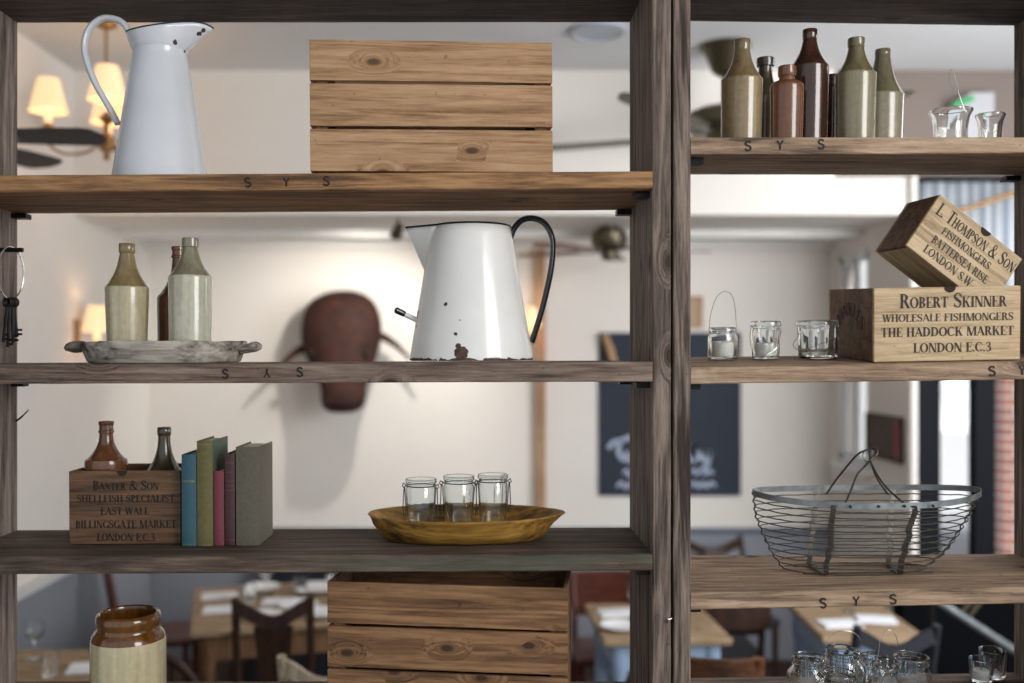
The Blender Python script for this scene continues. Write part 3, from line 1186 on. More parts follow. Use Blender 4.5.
# ------------------------------------------------------------------ stoneware bottles
def bottle(label, px, y, zb, top, lip, lip_rows, neck_r, shoulder, body_r, mats, style='sharp', lean=(0, 0, 0), group=None, body_taper=.96, rings=False, n=44, name='stoneware_bottle'):
    """all sizes in pixels at depth y: top = row of the mouth, lip = collar radius, lip_rows = collar height,
    shoulder = row where the neck meets the body."""
    k = m_px(y)
    cx = W(px, 0, y).x
    bp = AY - (zb - ZC) / k
    H = (bp - top) * k
    S = (bp - shoulder) * k
    lz = H - lip_rows * k
    R, nr, lr = body_r * k, neck_r * k, lip * k
    prof, mis = [], []

    def P(r_, z, m=0):
        prof.append((r_, z))
        mis.append(m)
    P(R * body_taper * .9, 0); P(R * body_taper * .985, .0015); P(R * body_taper, .005)
    for i in range(1, 7):
        t = i / 7
        P(R * (body_taper + (1 - body_taper) * t), .005 + (S - .012) * t)
    if style == 'sharp':
        P(R, S - .004); P(R * .995, S - .0015); P(R * .965, S, 1)
        q0 = R * .955
        for i in range(1, 13):
            t = i / 12
            c = t + .23 * math.sin(PI * t) * (1 - t * .25)
            P(q0 + (nr - q0) * c, S + (lz - S) * t, 1)
    elif style == 'round':
        for i in range(0, 9):
            a = PI / 2 * i / 8
            P(nr + (R - nr) * math.cos(a) ** .8, S - (R - nr) * .75 + (R - nr) * .75 * math.sin(a), 1 if i > 2 else 0)
        for i in range(1, 5):
            P(nr * (1 - .02 * i), S + (lz - S) * i / 4, 1)
    else:                                  # ogee: bulging shoulder, long concave neck
        P(R, S - .006); P(R * .99, S - .002)
        q0 = R * .96
        P(q0, S + .002, 1)
        for i in range(1, 15):
            t = i / 14
            c = 1 - (1 - t) ** 2.3
            P(q0 + (nr - q0) * c, S + (lz - S) * t, 1)
    P(nr * 1.02, lz, 1)
    if rings:
        P(lr * .98, lz + .001, 1); P(lr, lz + .003, 1); P(lr * .98, lz + .005, 1); P(nr * 1.04, lz + .0062, 1); P(nr * 1.02, H - .009, 1); P(lr * .97, H - .0075, 1)
    else:
        P(lr * .97, lz + .0012, 1)
        P(lr, lz + (H - lz) * .5, 1)
    P(lr * .98, H - .0015, 1); P(lr * .9, H - .0002, 1); P(lr * .62, H - .001, 1); P(lr * .52, H - .006, 1); P(nr * .5, H - .03, 1)
    mb = MB()
    mb.lathe(prof, n, mis)
    o = obj(name, mb, [M[mats[0]], M[mats[1]]], None, smooth=True, loc=(cx, y, zb), rot=lean)
    return tag(o, label, 'bottle', group)


G7 = 'stoneware bottles on the upper right shelf'
def shelf_bottle(label, px, y, *a, **k):
    x_, z_, rot_ = rest('R1', px, y)
    a = list(a)
    a[0] += 2.5      # the mouth leans forward with the plank
    a[4] += 2.0
    return bottle(label, px, y, z_, *a, lean=rot_, **k)


shelf_bottle('olive tan stoneware bottle, first from the left of the seven on the upper right shelf', 741, .11, 38.5, 8, 10.5, 7.6, 78, 20.4, ('tan', 'tan_top'), group=G7)
shelf_bottle('dark olive bottle with a ringed lip, between the olive tan bottle and the rusty one', 764, .2, 56.5, 8.8, 9, 6.6, 96, 17.5, ('olive_dark', 'olive_dark'), 'ogee', group=G7)
shelf_bottle('short rust brown stoneware bottle with round shoulders and a thick lip', 786, .085, 64.5, 8.9, 10.5, 8, 80, 16.4, ('rust_brown', 'rust_brown'), 'round', group=G7)
shelf_bottle('tall glossy dark brown bottle, tallest of the seven on the upper right shelf', 808, .155, 28.5, 7.2, 10, 6.5, 65, 18.8, ('dark_brown', 'dark_brown'), group=G7)
shelf_bottle('small dark brown bottle half hidden between the tall brown bottle and the grey green one', 832, .235, 73, 7, 6, 6.4, 84, 13, ('dark_brown', 'dark_brown'), 'round', group=G7)
shelf_bottle('grey green stoneware bottle with a darker olive neck, right of the tall dark brown one', 854.5, .12, 37, 8.3, 9.5, 7.4, 72.8, 19.8, ('sage', 'sage_top'), group=G7)
shelf_bottle('pale stone coloured bottle, last on the right of the seven, half hidden', 881, .205, 48, 7.6, 9, 7.6, 93.5, 21, ('stone', 'stone_top'), group=G7)


# ------------------------------------------------------------------ grey wooden dish with three bottles
def dish():
    y = .135
    k = m_px(y)
    cx, zb, rt_ = rest('L2', 164, y)
    bp = AY - (zb - ZC) / k
    h = (bp - 341.5) * k
    o = thing('wooden_dish', 'grey washed carved wooden dish with two stub handles, holding bottles on the middle shelf', 'dish', (cx, y, zb), rt_)
    n = 72
    rx, ry = 81 * k, .115
    wob = [rnd.uniform(-1, 1) for _ in range(n)]

    def ring(fx, z, zw=0.0):
        out = []
        for i in range(n):
            a = 2 * PI * i / n
            e_ = 1 + .012 * math.sin(5 * a + 1) + .004 * wob[i]
            dz = zw * (.6 * math.sin(3 * a) + .5 * math.sin(7 * a + 2) + .25 * wob[i])
            out.append((rx * fx * e_ * math.cos(a), ry * (fx ** .8) * e_ * math.sin(a), z + dz))
        return out
    mb = MB()
    mb.loft([ring(.90, 0), ring(.925, .003), ring(.97, h * .5), ring(1.0, h * .82, .0012), ring(1.005, h * .97, .0018), ring(.985, h, .0018), ring(.94, h * .97, .0012), ring(.89, h * .62), ring(.84, .013), ring(.4, .0115)])
    obj('bowl', mb, M['grey_wash'], o, smooth=True)
    for s, pts, rr in ((1, [(78, 350.5), (86, 348.5), (93, 347), (98, 347.2)], [.009, .0095, .0105, .006]), (-1, [(-78, 346), (-86, 346.5), (-92, 347), (-96, 348.5)], [.011, .0125, .010, .005])):
        mb = MB()
        P_ = spline([(a * k, -.01, (bp - b_) * k) for a, b_ in pts], 4)
        R_ = [v.x for v in spline([(q, 0, 0) for q in rr], 4)]
        mb.tube(P_, R_, 12, flat=((0, 1, 0), 1.8))
        obj('handle', mb, M['grey_wash'], o, smooth=True)
    return zb + .0146, y


zd, yd = dish()
G3 = 'bottles standing in the grey wooden dish'
bottle('cream and ochre stoneware bottle at the left end of the grey wooden dish', 127, yd - .03, zd, 243.5, 8, 10, 7, 287, 21.2, ('cream', 'ochre'), group=G3, body_taper=.9)
bottle('chestnut brown bottle with a double ringed neck, behind the pale bottle in the dish', 178.5, yd + .05, zd, 246.5, 7.3, 12, 6.2, 297, 20.8, ('chestnut', 'chestnut'), 'ogee', group=G3, rings=True)
bottle('pale grey green glazed bottle in front of the chestnut one in the wooden dish', 190.3, yd - .042, zd, 238, 8.3, 9.5, 7.2, 276, 21.3, ('celadon', 'celadon_top'), group=G3)


# ------------------------------------------------------------------ lettered fish boxes
def open_box(parent, w, d, h, th, front_mat, side_mat, ends=True, fr=.002):
    """open topped box, origin at the middle of the front bottom edge."""
    def panel(name, a, b, mat):
        mb = MB()
        mb.box(a, b)
        return obj(name, mb, mat, parent, bevel=fr)
    panel('front_board', (-w / 2, 0, 0), (w / 2, th, h), front_mat)
    panel('back_board', (-w / 2, d - th, 0), (w / 2, d, h), front_mat)
    panel('end_board', (-w / 2, th, 0), (-w / 2 + th, d - th, h), side_mat)
    panel('end_board', (w / 2 - th, th, 0), (w / 2, d - th, h), side_mat)
    panel('bottom_board', (-w / 2 + th, th, 0), (w / 2 - th, d - th, th), front_mat)


def notch(parent, x, z, r_, mat=None):
    """half round thumb hole burnt into the top edge of the front board."""
    mb = MB()
    n = 16
    pts = [(x + r_ * math.cos(PI + PI * i / n), z + r_ * math.sin(PI + PI * i / n) * .95) for i in range(n + 1)]
    pts += [(x + r_ * .8, z + .0006), (x - r_ * .8, z + .0006)]
    mb.add([(a, -.0012, b_) for a, b_ in pts] + [(a, .0006, b_) for a, b_ in pts], [tuple(range(len(pts))), tuple(range(len(pts), 2 * len(pts)))])
    m_ = len(pts)
    for i in range(m_):
        j = (i + 1) % m_
        mb.f.append((i, j, m_ + j, m_ + i))
        mb.m.append(0)
    return obj('thumb_hole', mb, M['burnt'], parent)


M['burnt'] = plain('scorched_wood', '2c2019', 0.9)
M['ink_pale'] = plain('faint_brown_ink', '33261f', 0.85)

# long pale box lying on the shelf
y = .035
k = m_px(y)
xm, zb, rt_ = rest('R2', 947, y)
wS, hS, dS = 146.5 * k, 74.0 * k, .252
fb = thing('fish_box', 'long pale wooden fishmonger box lettered in black capitals, resting level on the shelf', 'box', (xm, y, zb), rt_)
open_box(fb, wS, dS, hS, .009, M['box_pale'], M['box_brown'])  # darker end boards: the shade of the sides is put into their colour
L = lambda px: (px - 947) * k
bp = AY - (zb - ZC) / k
Zp = lambda py: (bp - py) * k
yy = -.0007
lettering(fb, 'Robert Skinner', (1006 - 899) * k, L(952.5), Zp(307.5), 14.2 * k, M['ink'], yy)
lettering(fb, 'WHOLESALE FISHMONGERS', (1013 - 882) * k, L(947.5), Zp(321), 7.6 * k, M['ink_soft'], yy)
lettering(fb, 'THE HADDOCK MARKET', (1013.5 - 880.5) * k, L(947), Zp(336), 9.2 * k, M['ink'], yy)
lettering(fb, 'LONDON E.C.3', (991 - 913) * k, L(952), Zp(352), 9.4 * k, M['ink'], yy)
notch(fb, L(949.5), hS - .0004, 5.8 * k)
# arched word on its dark left end
el = lettering(fb, 'WINKLES', .15, 0, 0, .026, M['ink_pale'], 0, curve=.085, name='end_lettering')
el.matrix_parent_inverse = Matrix.Identity(4)
el.location = (-wS / 2 - .0006, dS / 2, hS * .62)
el.rotation_euler = (0, 0, -PI / 2)

# shorter box tipped into it
ang = math.radians(35.4)
y2 = y + .016
k2 = m_px(y2)
tl = W(940.5, 194.0, y2)
w2, h2, d2 = .216, .1245, .118
yaw = math.radians(8)
tb = thing('fish_box', 'smaller pale wooden fishmonger box tipped at a slant inside the open long one', 'box')
c = Vector((math.cos(-ang), 0, math.sin(-ang)))
u = Vector((math.sin(ang), 0, math.cos(ang)))
Rt = Euler((0, ang, yaw)).to_matrix()
tb.location = tl - Rt @ Vector((-w2 / 2, 0, h2))
tb.rotation_euler = (0, ang, yaw)
open_box(tb, w2, d2, h2, .008, M['box_pale'], M['box_brown'])  # ends darker than the front, side shade painted in here too
s2 = 1.0
lettering(tb, 'L. Thompson & Son', .2, .004, h2 * .70, .0265, M['ink'], yy)
lettering(tb, 'FISHMONGERS', .123, -.002, h2 * .50, .0155, M['ink_soft'], yy)
lettering(tb, 'BATTERSEA RISE', .142, -.0, h2 * .29, .0165, M['ink_soft'], yy)
lettering(tb, 'LONDON S.W.', .125, -.012, h2 * .09, .0165, M['ink_soft'], yy)
notch(tb, .012, h2 - .0004, 6 * k2)

# brown box with two bottles in it
y = .118
k = m_px(y)
xm, zb, rt_ = rest('L3', 125, y)
w3, h3, d3 = 112 * k, 73.3 * k, .14
bb = thing('fish_box', 'dark brown wooden shellfish box holding two bottles, standing left of the books', 'box', (xm, y, zb), rt_)
open_box(bb, w3, d3, h3, .008, M['box_brown'], M['box_brown'])
L = lambda px: (px - 125) * k
bp = AY - (zb - ZC) / k
Zp = lambda py: (bp - py) * k
lettering(bb, 'Baxter & Son', 66 * k, L(126), Zp(490), 9.4 * k, M['stamp'], yy)
lettering(bb, 'SHELLFISH SPECIALIST', 98 * k, L(126), Zp(502), 7 * k, M['stamp'], yy)
lettering(bb, 'EAST WALL', 49 * k, L(125), Zp(514.5), 7.2 * k, M['stamp'], yy)
lettering(bb, 'BILLINGSGATE MARKET', 101 * k, L(126), Zp(528), 7.6 * k, M['stamp'], yy)
lettering(bb, 'LONDON E.C.3', 58 * k, L(126), Zp(541), 7.6 * k, M['stamp'], yy)
notch(bb, L(122.5), h3 - .0004, 5 * k)
G2 = 'bottles standing in the brown shellfish box'
bottle('chestnut stoneware bottle with a ringed neck, left one in the brown box', 106.2, y + .064, zb + .0095, 421, 7.6, 12, 6.6, 460, 20.6, ('rust_brown', 'chestnut'), 'ogee', group=G2, rings=True)
bottle('dark olive stoneware bottle with wide sloping shoulders, right one in the brown box', 164.2, y + .08, zb + .0095, 427, 6.8, 8.5, 5.9, 471, 17.8, ('olive', 'olive_dark'), 'ogee', group=G2)


# ------------------------------------------------------------------ books
M['cloth_blue'] = plain('teal_blue_book_cloth', '305562', 0.7, 0, 0.12, 200, 0.2)
M['cloth_green'] = plain('olive_green_book_cloth', '615c36', 0.7, 0, 0.15, 120, 0.2)
M['cloth_bottle'] = plain('dark_green_book_cloth', '4f5d4c', 0.7, 0, 0.12, 150, 0.2)
M['cloth_red'] = plain('faded_crimson_book_cloth', '70323c', 0.7, 0, 0.12, 200, 0.2)
M['leather_maroon'] = plain('maroon_book_leather', '3d1f22', 0.5, 0, 0.2, 90, 0.15)
M['cloth_grey'] = plain('grey_green_book_cloth', '5c574a', 0.8, 0, 0.12, 140, 0.25)
M['gilt'] = plain('worn_gilt', '8e7c52', 0.5, 0.4)
M['gilt_dark'] = plain('dull_gilt', '71584a', 0.5, 0.3)


def book(label, px0, px1, top, y, depth, mat, cover=None, bands=(), gold='gilt', lean=0.0, round_=.25):
    k = m_px(y)
    xm, zb, rt_ = rest('L3', (px0 + px1) / 2, y)
    bp = AY - (zb - ZC) / k
    h = (bp - top) * k
    w = (px1 - px0) * k - .0004
    o = thing('book', label, 'book', (xm, y, zb), rt_, 'old cloth books on the lower left shelf')
    ct = .0022
    for s, m_ in ((-1, mat), (1, cover or mat)):
        mb = MB()
        xa, xb = sorted((s * w / 2, s * (w / 2 - ct)))
        mb.box((xa, .003, 0), (xb, depth, h))
        obj('cover', mb, m_, o, bevel=.0007)
    # rounded spine
    mb = MB()
    n = 12
    prof = [(-w / 2 + w * i / n, -(w * round_ * .5) * math.sin(PI * i / n) + .003) for i in range(n + 1)]
    inner = [(x_ * .86, y_ + .0022) for x_, y_ in prof]
    ring = prof + inner[::-1]
    mb.loft([[(a, b_, z) for a, b_ in ring] for z in (0, h * .01, h * .99, h)])
    sp = obj('spine', mb, mat, o, smooth=True)
    mb = MB()
    mb.box((-w / 2 + ct, .006, .003), (w / 2 - ct, depth - .004, h - .004))
    obj('pages', mb, M['paper'], o)
    for z, t in bands:
        mb = MB()
        p2 = [(x_ * .9, y_ - .0005) for x_, y_ in prof]
        p3 = [(x_ * .9, y_ + .0003) for x_, y_ in prof]
        mb.loft([[(a, b_, q) for a, b_ in p2 + p3[::-1]] for q in (h * z, h * z + t)])
        obj('gilt_line', mb, M[gold], sp)
    return o


yb = .093
book('teal blue cloth book, slim, first in the row right of the brown box', 181.4, 196.2, 454.5, yb, .105, M['cloth_blue'], bands=((.70, .0012), (.715, .0008), (.02, .0006)))
book('olive green spined book with a dark green cover, tall, beside the blue one', 196.8, 212.6, 441, yb, .125, M['cloth_green'], M['cloth_bottle'], bands=((.965, .001), (.01, .0008)))
book('small faded crimson book, shortest in the row', 213.4, 223.8, 471, yb + .004, .09, M['cloth_red'])
book('dark maroon leather book with thin gilt lines across the spine', 224.6, 234.8, 454, yb + .006, .105, M['leather_maroon'], bands=((.9, .0008), (.8, .0008), (.70, .0008), (.65, .0008), (.6, .0008), (.06, .0008)), gold='gilt_dark')
book('thick grey green cloth book, widest, at the right end of the row', 235.8, 259.6, 447, yb + .004, .128, M['cloth_grey'], bands=(), round_=.12)


# ------------------------------------------------------------------ yellow dough bowl and its jars
def dough_bowl():
    y = .172
    k = m_px(y)
    cx, zb, rt_ = rest('L3', 463.5, y)
    bp = AY - (zb - ZC) / k
    o = thing('dough_bowl', 'yellow painted oval wooden dough bowl holding three wire clipped jars', 'bowl', (cx, y, zb), rt_)
    rx, ry = 95 * k, .119
    h = .052
    n = 80
    wob = [rnd.uniform(-1, 1) for _ in range(n)]

    def ring(fx, fy, z, zend=0.0):
        out = []
        for i in range(n):
            a = 2 * PI * i / n
            ca, sa = math.cos(a), math.sin(a)
            sx = math.copysign(abs(ca) ** .85, ca)
            lug = 1 + .07 * math.exp(-((min(a, 2 * PI - a)) / .35) ** 2) * (1 if z > h * .6 else 0)
            out.append((rx * fx * sx * lug + .001 * wob[i], ry * fy * sa + .0008 * wob[i], z + zend * abs(ca) ** 3 + .0005 * wob[i]))
        return out
    mb = MB()
    mb.loft([ring(.78, .64, 0), ring(.82, .70, .001), ring(.875, .79, h * .2, .002), ring(.945, .92, h * .55, .003), ring(.975, .98, h * .86, .003), ring(1.0, 1.0, h * .93, .002), ring(1.0, 1.0, h, .001), ring(.97, .975, h * 1.01, .001),
             ring(.93, .93, h * .93, .001), ring(.84, .84, h * .55, .002), ring(.74, .72, h * .34), ring(.66, .60, h * .245), ring(.3, .3, h * .24)])
    obj('bowl', mb, M['bowl_yellow'], o, smooth=True)
    return zb + h * .245 + .0012, y


zbowl, ybowl = dough_bowl()


def glass_wall(prof_out, t, bottom, n=36, flute=None):
    """closed glass vessel from an outer profile [(r, z)] with wall thickness t and a floor."""
    inner = [(max(r_ - t, .0005), z) for r_, z in prof_out if z > bottom]
    inner = [(max(prof_out[0][0] - t * 1.2, .001), bottom)] + inner
    top_o, top_i = prof_out[-1], inner[-1]
    prof = [(.0005, 0)] + prof_out + [((top_o[0] + top_i[0]) / 2, top_o[1] + t * .35)] + inner[::-1] + [(.0005, bottom)]
    no = len(prof_out)

    def rf(a, kk):
        if flute and 1 <= kk <= no:
            r_, z = prof[kk]
            return flute(a, z)
        return 1
    mb = MB()
    mb.lathe(prof, n, rf=rf)
    return mb


def clip_jar(label, px, y, zb, top, rim_r, foot_r, side, group):
    k = m_px(y)
    cx = W(px, 0, y).x
    bp = AY - (zb - ZC) / k
    h = (bp - top) * k
    R, r0 = rim_r * k, foot_r * k
    zn = h - 10.5 * k
    o = thing('clip_jar', label, 'jar', (cx, y, zb), (0, 0, rnd.uniform(-.3, .3)), group)
    prof = [(r0 * .94, 0.0006), (r0, .004), (r0 + (R * .97 - r0) * .55, zn * .55), (R * .97, zn), (R * .90, zn + 2 * k), (R * .90, h - 5 * k), (R * .98, h - 4 * k), (R * .98, h - .001)]
    fl = lambda a, z: 1 + (.022 * math.cos(12 * a) if .004 < z < zn * .98 else 0)
    obj('glass_body', glass_wall(prof, .0022, .006, 72, fl), M['glass_green'], o, smooth=True)
    mb = MB()
    q = R * .90 + .0012
    zz = zn + 3.6 * k
    mb.tube([(q * math.cos(2 * PI * i / 36), q * math.sin(2 * PI * i / 36), zz) for i in range(36)], .0012, 6, closed=True)
    wr = obj('wire_collar', mb, M['bail'], o, smooth=True)
    for s in (-1, 1):
        mb = MB()
        x0 = s * (q + .001)
        mb.tube([(x0, -.002, zz), (x0 + s * .006, -.003, zz + .004), (x0 + s * .0075, -.003, zz - .002), (x0 + s * .004, -.003, zz - .006), (x0, -.003, zz - .001)], .0014, 6)
        mb.tube([(x0 + s * .004, -.003, zz - .003), (x0 + s * .0055, -.005, zz - 22 * k), (x0 + s * .003, -.006, zz - 32 * k)], .0011, 6)
        mb.tube([(x0 + s * .002, -.005, zz - .003), (x0 - s * .002, -.008, zz - 24 * k), (x0 - s * .001, -.009, zz - 31 * k)], .0010, 6)
        obj('wire_clip', mb, M['bail'], wr, smooth=True)
    return o


GJ = 'clip jars standing in the yellow bowl'
clip_jar('ribbed clip top glass jar, left of the three in the yellow bowl', 421, ybowl - .018, zbowl, 478.5, 16, 13, 1, GJ)
clip_jar('ribbed clip top glass jar, middle of the three in the yellow bowl', 458.7, ybowl - .004, zbowl, 475.5, 16, 13, 1, GJ)
clip_jar('ribbed clip top glass jar, right of the three in the yellow bowl', 492.8, ybowl - .010, zbowl, 474, 15.6, 12.8, 1, GJ)


# ------------------------------------------------------------------ tea-light glasses
def wire_arc(parent, pts, r_=.0006, name='wire_handle', mat='steel'):
    mb = MB()
    mb.tube(spline(pts, 7), r_, 6)
    return obj(name, mb, M[mat], parent, smooth=True)


def tumbler(label, px, y, key, top, rim_r, foot_r, style, group, candle=0.0, wire=None, name='tealight_glass', cat='glass', glassm='glass'):
    k = m_px(y)
    cx, zb, rt_ = rest(key, px, y)
    bp = AY - (zb - ZC) / k
    h = (bp - top) * k
    R, r0 = rim_r * k, foot_r * k
    o = thing(name, label, cat, (cx, y, zb), rt_, group)
    fl = None
    if style == 'flared':          # straight tapered with a thick rolled rim, faceted panels
        prof = [(r0 * .93, .0005), (r0, .003), (r0 + (R * .94 - r0) * .5, h * .45), (R * .94, h * .86), (R * .95, h * .88), (R, h * .9), (R, h * .97), (R * .985, h)]
        fl = lambda a, z: 1 + (.03 * abs(math.cos(6 * a)) * 1.9 - .057 if .003 < z < h * .87 else 0)
    elif style == 'squat':         # shouldered jam pot
        prof = [(r0 * .92, .0005), (r0, .003), (r0 * 1.0, h * .62), (r0 * .99, h * .72), (R * .88, h * .82), (R * .88, h * .88), (R * .98, h * .9), (R * .98, h * .97), (R * .95, h)]
    elif style == 'jam':           # ribbed jar with rounded shoulder and rolled rim
        prof = [(r0 * .92, .0005), (r0, .004), (r0 * 1.01, h * .55), (r0 * .99, h * .68), (R * .95, h * .8), (R * .92, h * .86), (R * .92, h * .9), (R, h * .92), (R, h * .97), (R * .97, h)]
        fl = lambda a, z: 1 + (.018 * math.cos(20 * a) if .004 < z < h * .7 else 0)
    elif style == 'bell':          # waisted panel glass with an everted lip
        prof = [(r0 * .95, .0005), (r0, .004), (r0 * .97, h * .35), (r0 * .99, h * .6), (R * .86, h * .82), (R * .95, h * .92), (R, h * .96), (R * .99, h)]
        fl = lambda a, z: 1 + (.035 * abs(math.cos(5 * a)) - .035 if .004 < z < h * .7 else 0)
    else:                          # plain straight tumbler
        prof = [(r0 * .94, .0005), (r0, .003), (r0 + (R - r0) * .5, h * .5), (R, h)]
    obj('glass_body', glass_wall(prof, .0032, .008, 60, fl), M[glassm], o, smooth=True)
    if candle:
        mb = MB()
        q = min(r0, R) * .80 - .0015
        mb.lathe([(q * .97, .0078), (q, .009), (q, .007 + candle - .002), (q * .96, .007 + candle), (.001, .0065 + candle)], 28)
        cd = obj('candle', mb, M['wax'], o, smooth=True)
        mb = MB()
        mb.tube([(0, 0, .006 + candle), (.0006, 0, .011 + candle), (.0018, 0, .0145 + candle)], .0007, 6)
        obj('wick', mb, M['burnt'], cd)
    if style in ('flared', 'squat', 'jam'):
        zc = h * (.83 if style == 'flared' else .85)
        q = (R * .945 if style == 'flared' else R * .93) + .0008
        mb = MB()
        mb.tube([(q * math.cos(2 * PI * i / 32), q * math.sin(2 * PI * i / 32), zc) for i in range(32)], .0007, 6, closed=True)
        obj('wire_collar', mb, M['steel'], o, smooth=True)
    if wire:
        wire_arc(o, [((a - px) * k, b_, (bp - c_) * k) for a, b_, c_ in wire])
    return o


GT = 'tea light glasses on the middle right shelf'
ys = .185
tumbler('squat shouldered glass pot with a white candle, left of the three tea lights', 722.7, ys, 'R2', 328, 14.3, 14.6, 'squat', GT, candle=.030,
        wire=[(709, -.002, 334), (709.5, -.01, 315), (716, -.014, 296), (726, -.014, 292), (733, -.01, 302), (736.5, -.002, 333)])
tumbler('tapered panelled tea light glass between the squat pot and the wide glass', 765.7, ys, 'R2', 321.8, 15.6, 13.2, 'flared', GT, candle=.026,
        wire=[(750, -.003, 329), (748.5, -.012, 340), (749.5, -.026, 351), (757, -.032, 357), (766, -.031, 352), (774, -.026, 345), (781, -.004, 330)])
tumbler('wide panelled tea light glass beside the long fish box, wire loop hanging down', 817.8, ys - .005, 'R2', 321, 21.6, 18.6, 'flared', GT,
        wire=[(799, -.006, 331), (792, -.03, 337), (786.5, -.044, 343), (789, -.05, 347.5), (799, -.052, 347), (812, -.047, 343), (828, -.04, 338), (838, -.006, 331)])
ys = .15
tumbler('panelled glass with a wire handle, left of the pair beside the stoneware bottles', 950, ys, 'R1', 110.5, 20.5, 16.5, 'bell', 'pair of panelled glasses beside the bottles',
        wire=[(933, -.004, 118), (945, -.03, 106), (948, -.03, 98), (942, -.028, 88), (941, -.028, 78), (944, -.028, 74), (950, -.02, 84), (957, -.01, 100), (967, -.003, 117)])
tumbler('small panelled glass at the right of the pair by the stoneware bottles', 989.5, ys + .01, 'R1', 115, 14, 11, 'bell', 'pair of panelled glasses beside the bottles')
GB = 'glass jars crowded on the bottom right shelf'
tumbler('ribbed glass jar at the left edge of the crowd on the bottom shelf', 808, .13, 'R4', 656.5, 16, 20, 'jam', GB, glassm='glass_green')
tumbler('tallest glass jar of the bottom shelf crowd, with a tall wire handle', 842, .165, 'R4', 649, 17.5, 21, 'jam', GB, glassm='glass_green',
        wire=[(824.5, -.003, 658), (823.5, -.01, 643), (830, -.014, 631), (842, -.016, 627.5), (854, -.014, 632), (860, -.01, 643), (860.3, -.003, 657)])
tumbler('low glass jar in front of the tallest one, its rim at the frame edge', 838, .06, 'R4', 672, 17, 19, 'squat', GB, glassm='glass_green')
tumbler('glass jar at the back middle of the bottom shelf crowd', 874, .2, 'R4', 655.5, 14, 17, 'jam', GB, glassm='glass_green')
tumbler('narrow glass jar at the front middle, with an upright wire hoop', 884, .09, 'R4', 664, 14, 15, 'squat', GB, glassm='glass_green',
        wire=[(870.5, -.003, 671), (876.5, -.004, 655), (878.5, -.004, 640), (882, -.004, 631), (887, -.004, 628.5), (893, -.004, 632), (896, -.004, 642), (897, -.004, 657), (897, -.003, 671)])
tumbler('wide ribbed glass jar at the right edge of the crowd on the bottom shelf', 911, .14, 'R4', 655.5, 17, 18.5, 'jam', GB, glassm='glass_green')
GD = 'two plain drinking glasses at the far right of the bottom shelf'
tumbler('shorter plain drinking glass in front, far right of the bottom shelf', 981, .245, 'R4', 658.5, 11.5, 10.5, 'plain', GD, candle=.018, name='drinking_glass')
tumbler('taller plain drinking glass behind the shorter one, far right of the bottom shelf', 992.5, .272, 'R4', 649.5, 13, 11.8, 'plain', GD, name='drinking_glass')


# ------------------------------------------------------------------ two-tone jar
def crock():
    y = .15
    k = m_px(y)
    cx, zb, rt_ = rest('L4', 128.5, y)
    bp = AY - (zb - ZC) / k
    Z = lambda py: (bp - py) * k
    prof, mis = [], []
    for rr, py, m_ in ((34, bp, 0), (36, bp - 2, 0), (36.4, 690, 0), (36.4, 650, 0), (36.2, 641, 0), (35.8, 637.5, 1), (34.6, 633, 1), (31.5, 629.2, 1), (30.2, 627, 1), (30.3, 624, 1), (31.2, 621.5, 1), (31.4, 617, 1), (30.6, 613.4, 1), (28.5, 611.6, 1), (26.5, 612.6, 1), (25.5, 617, 1), (26, 630, 1), (31, 650, 1), (31, bp - 6, 1), (5, bp - 5, 1)):
        prof.append((rr * k, Z(py)))
        mis.append(m_)
    mb = MB()
    mb.lathe(prof, 56, mis)
    o = obj('stoneware_jar', mb, [M['celadon_jar'], M['brown_glaze']], None, smooth=True, loc=(cx, y, zb), rot=rt_)
    tag(o, 'big two tone stoneware jar, cream body and brown glazed rim, at the bottom left', 'jar')


M['celadon_jar'] = stoneware('cream_jar_glaze', 'c8bc98', 'a99d7a', rough=.15)
crock()


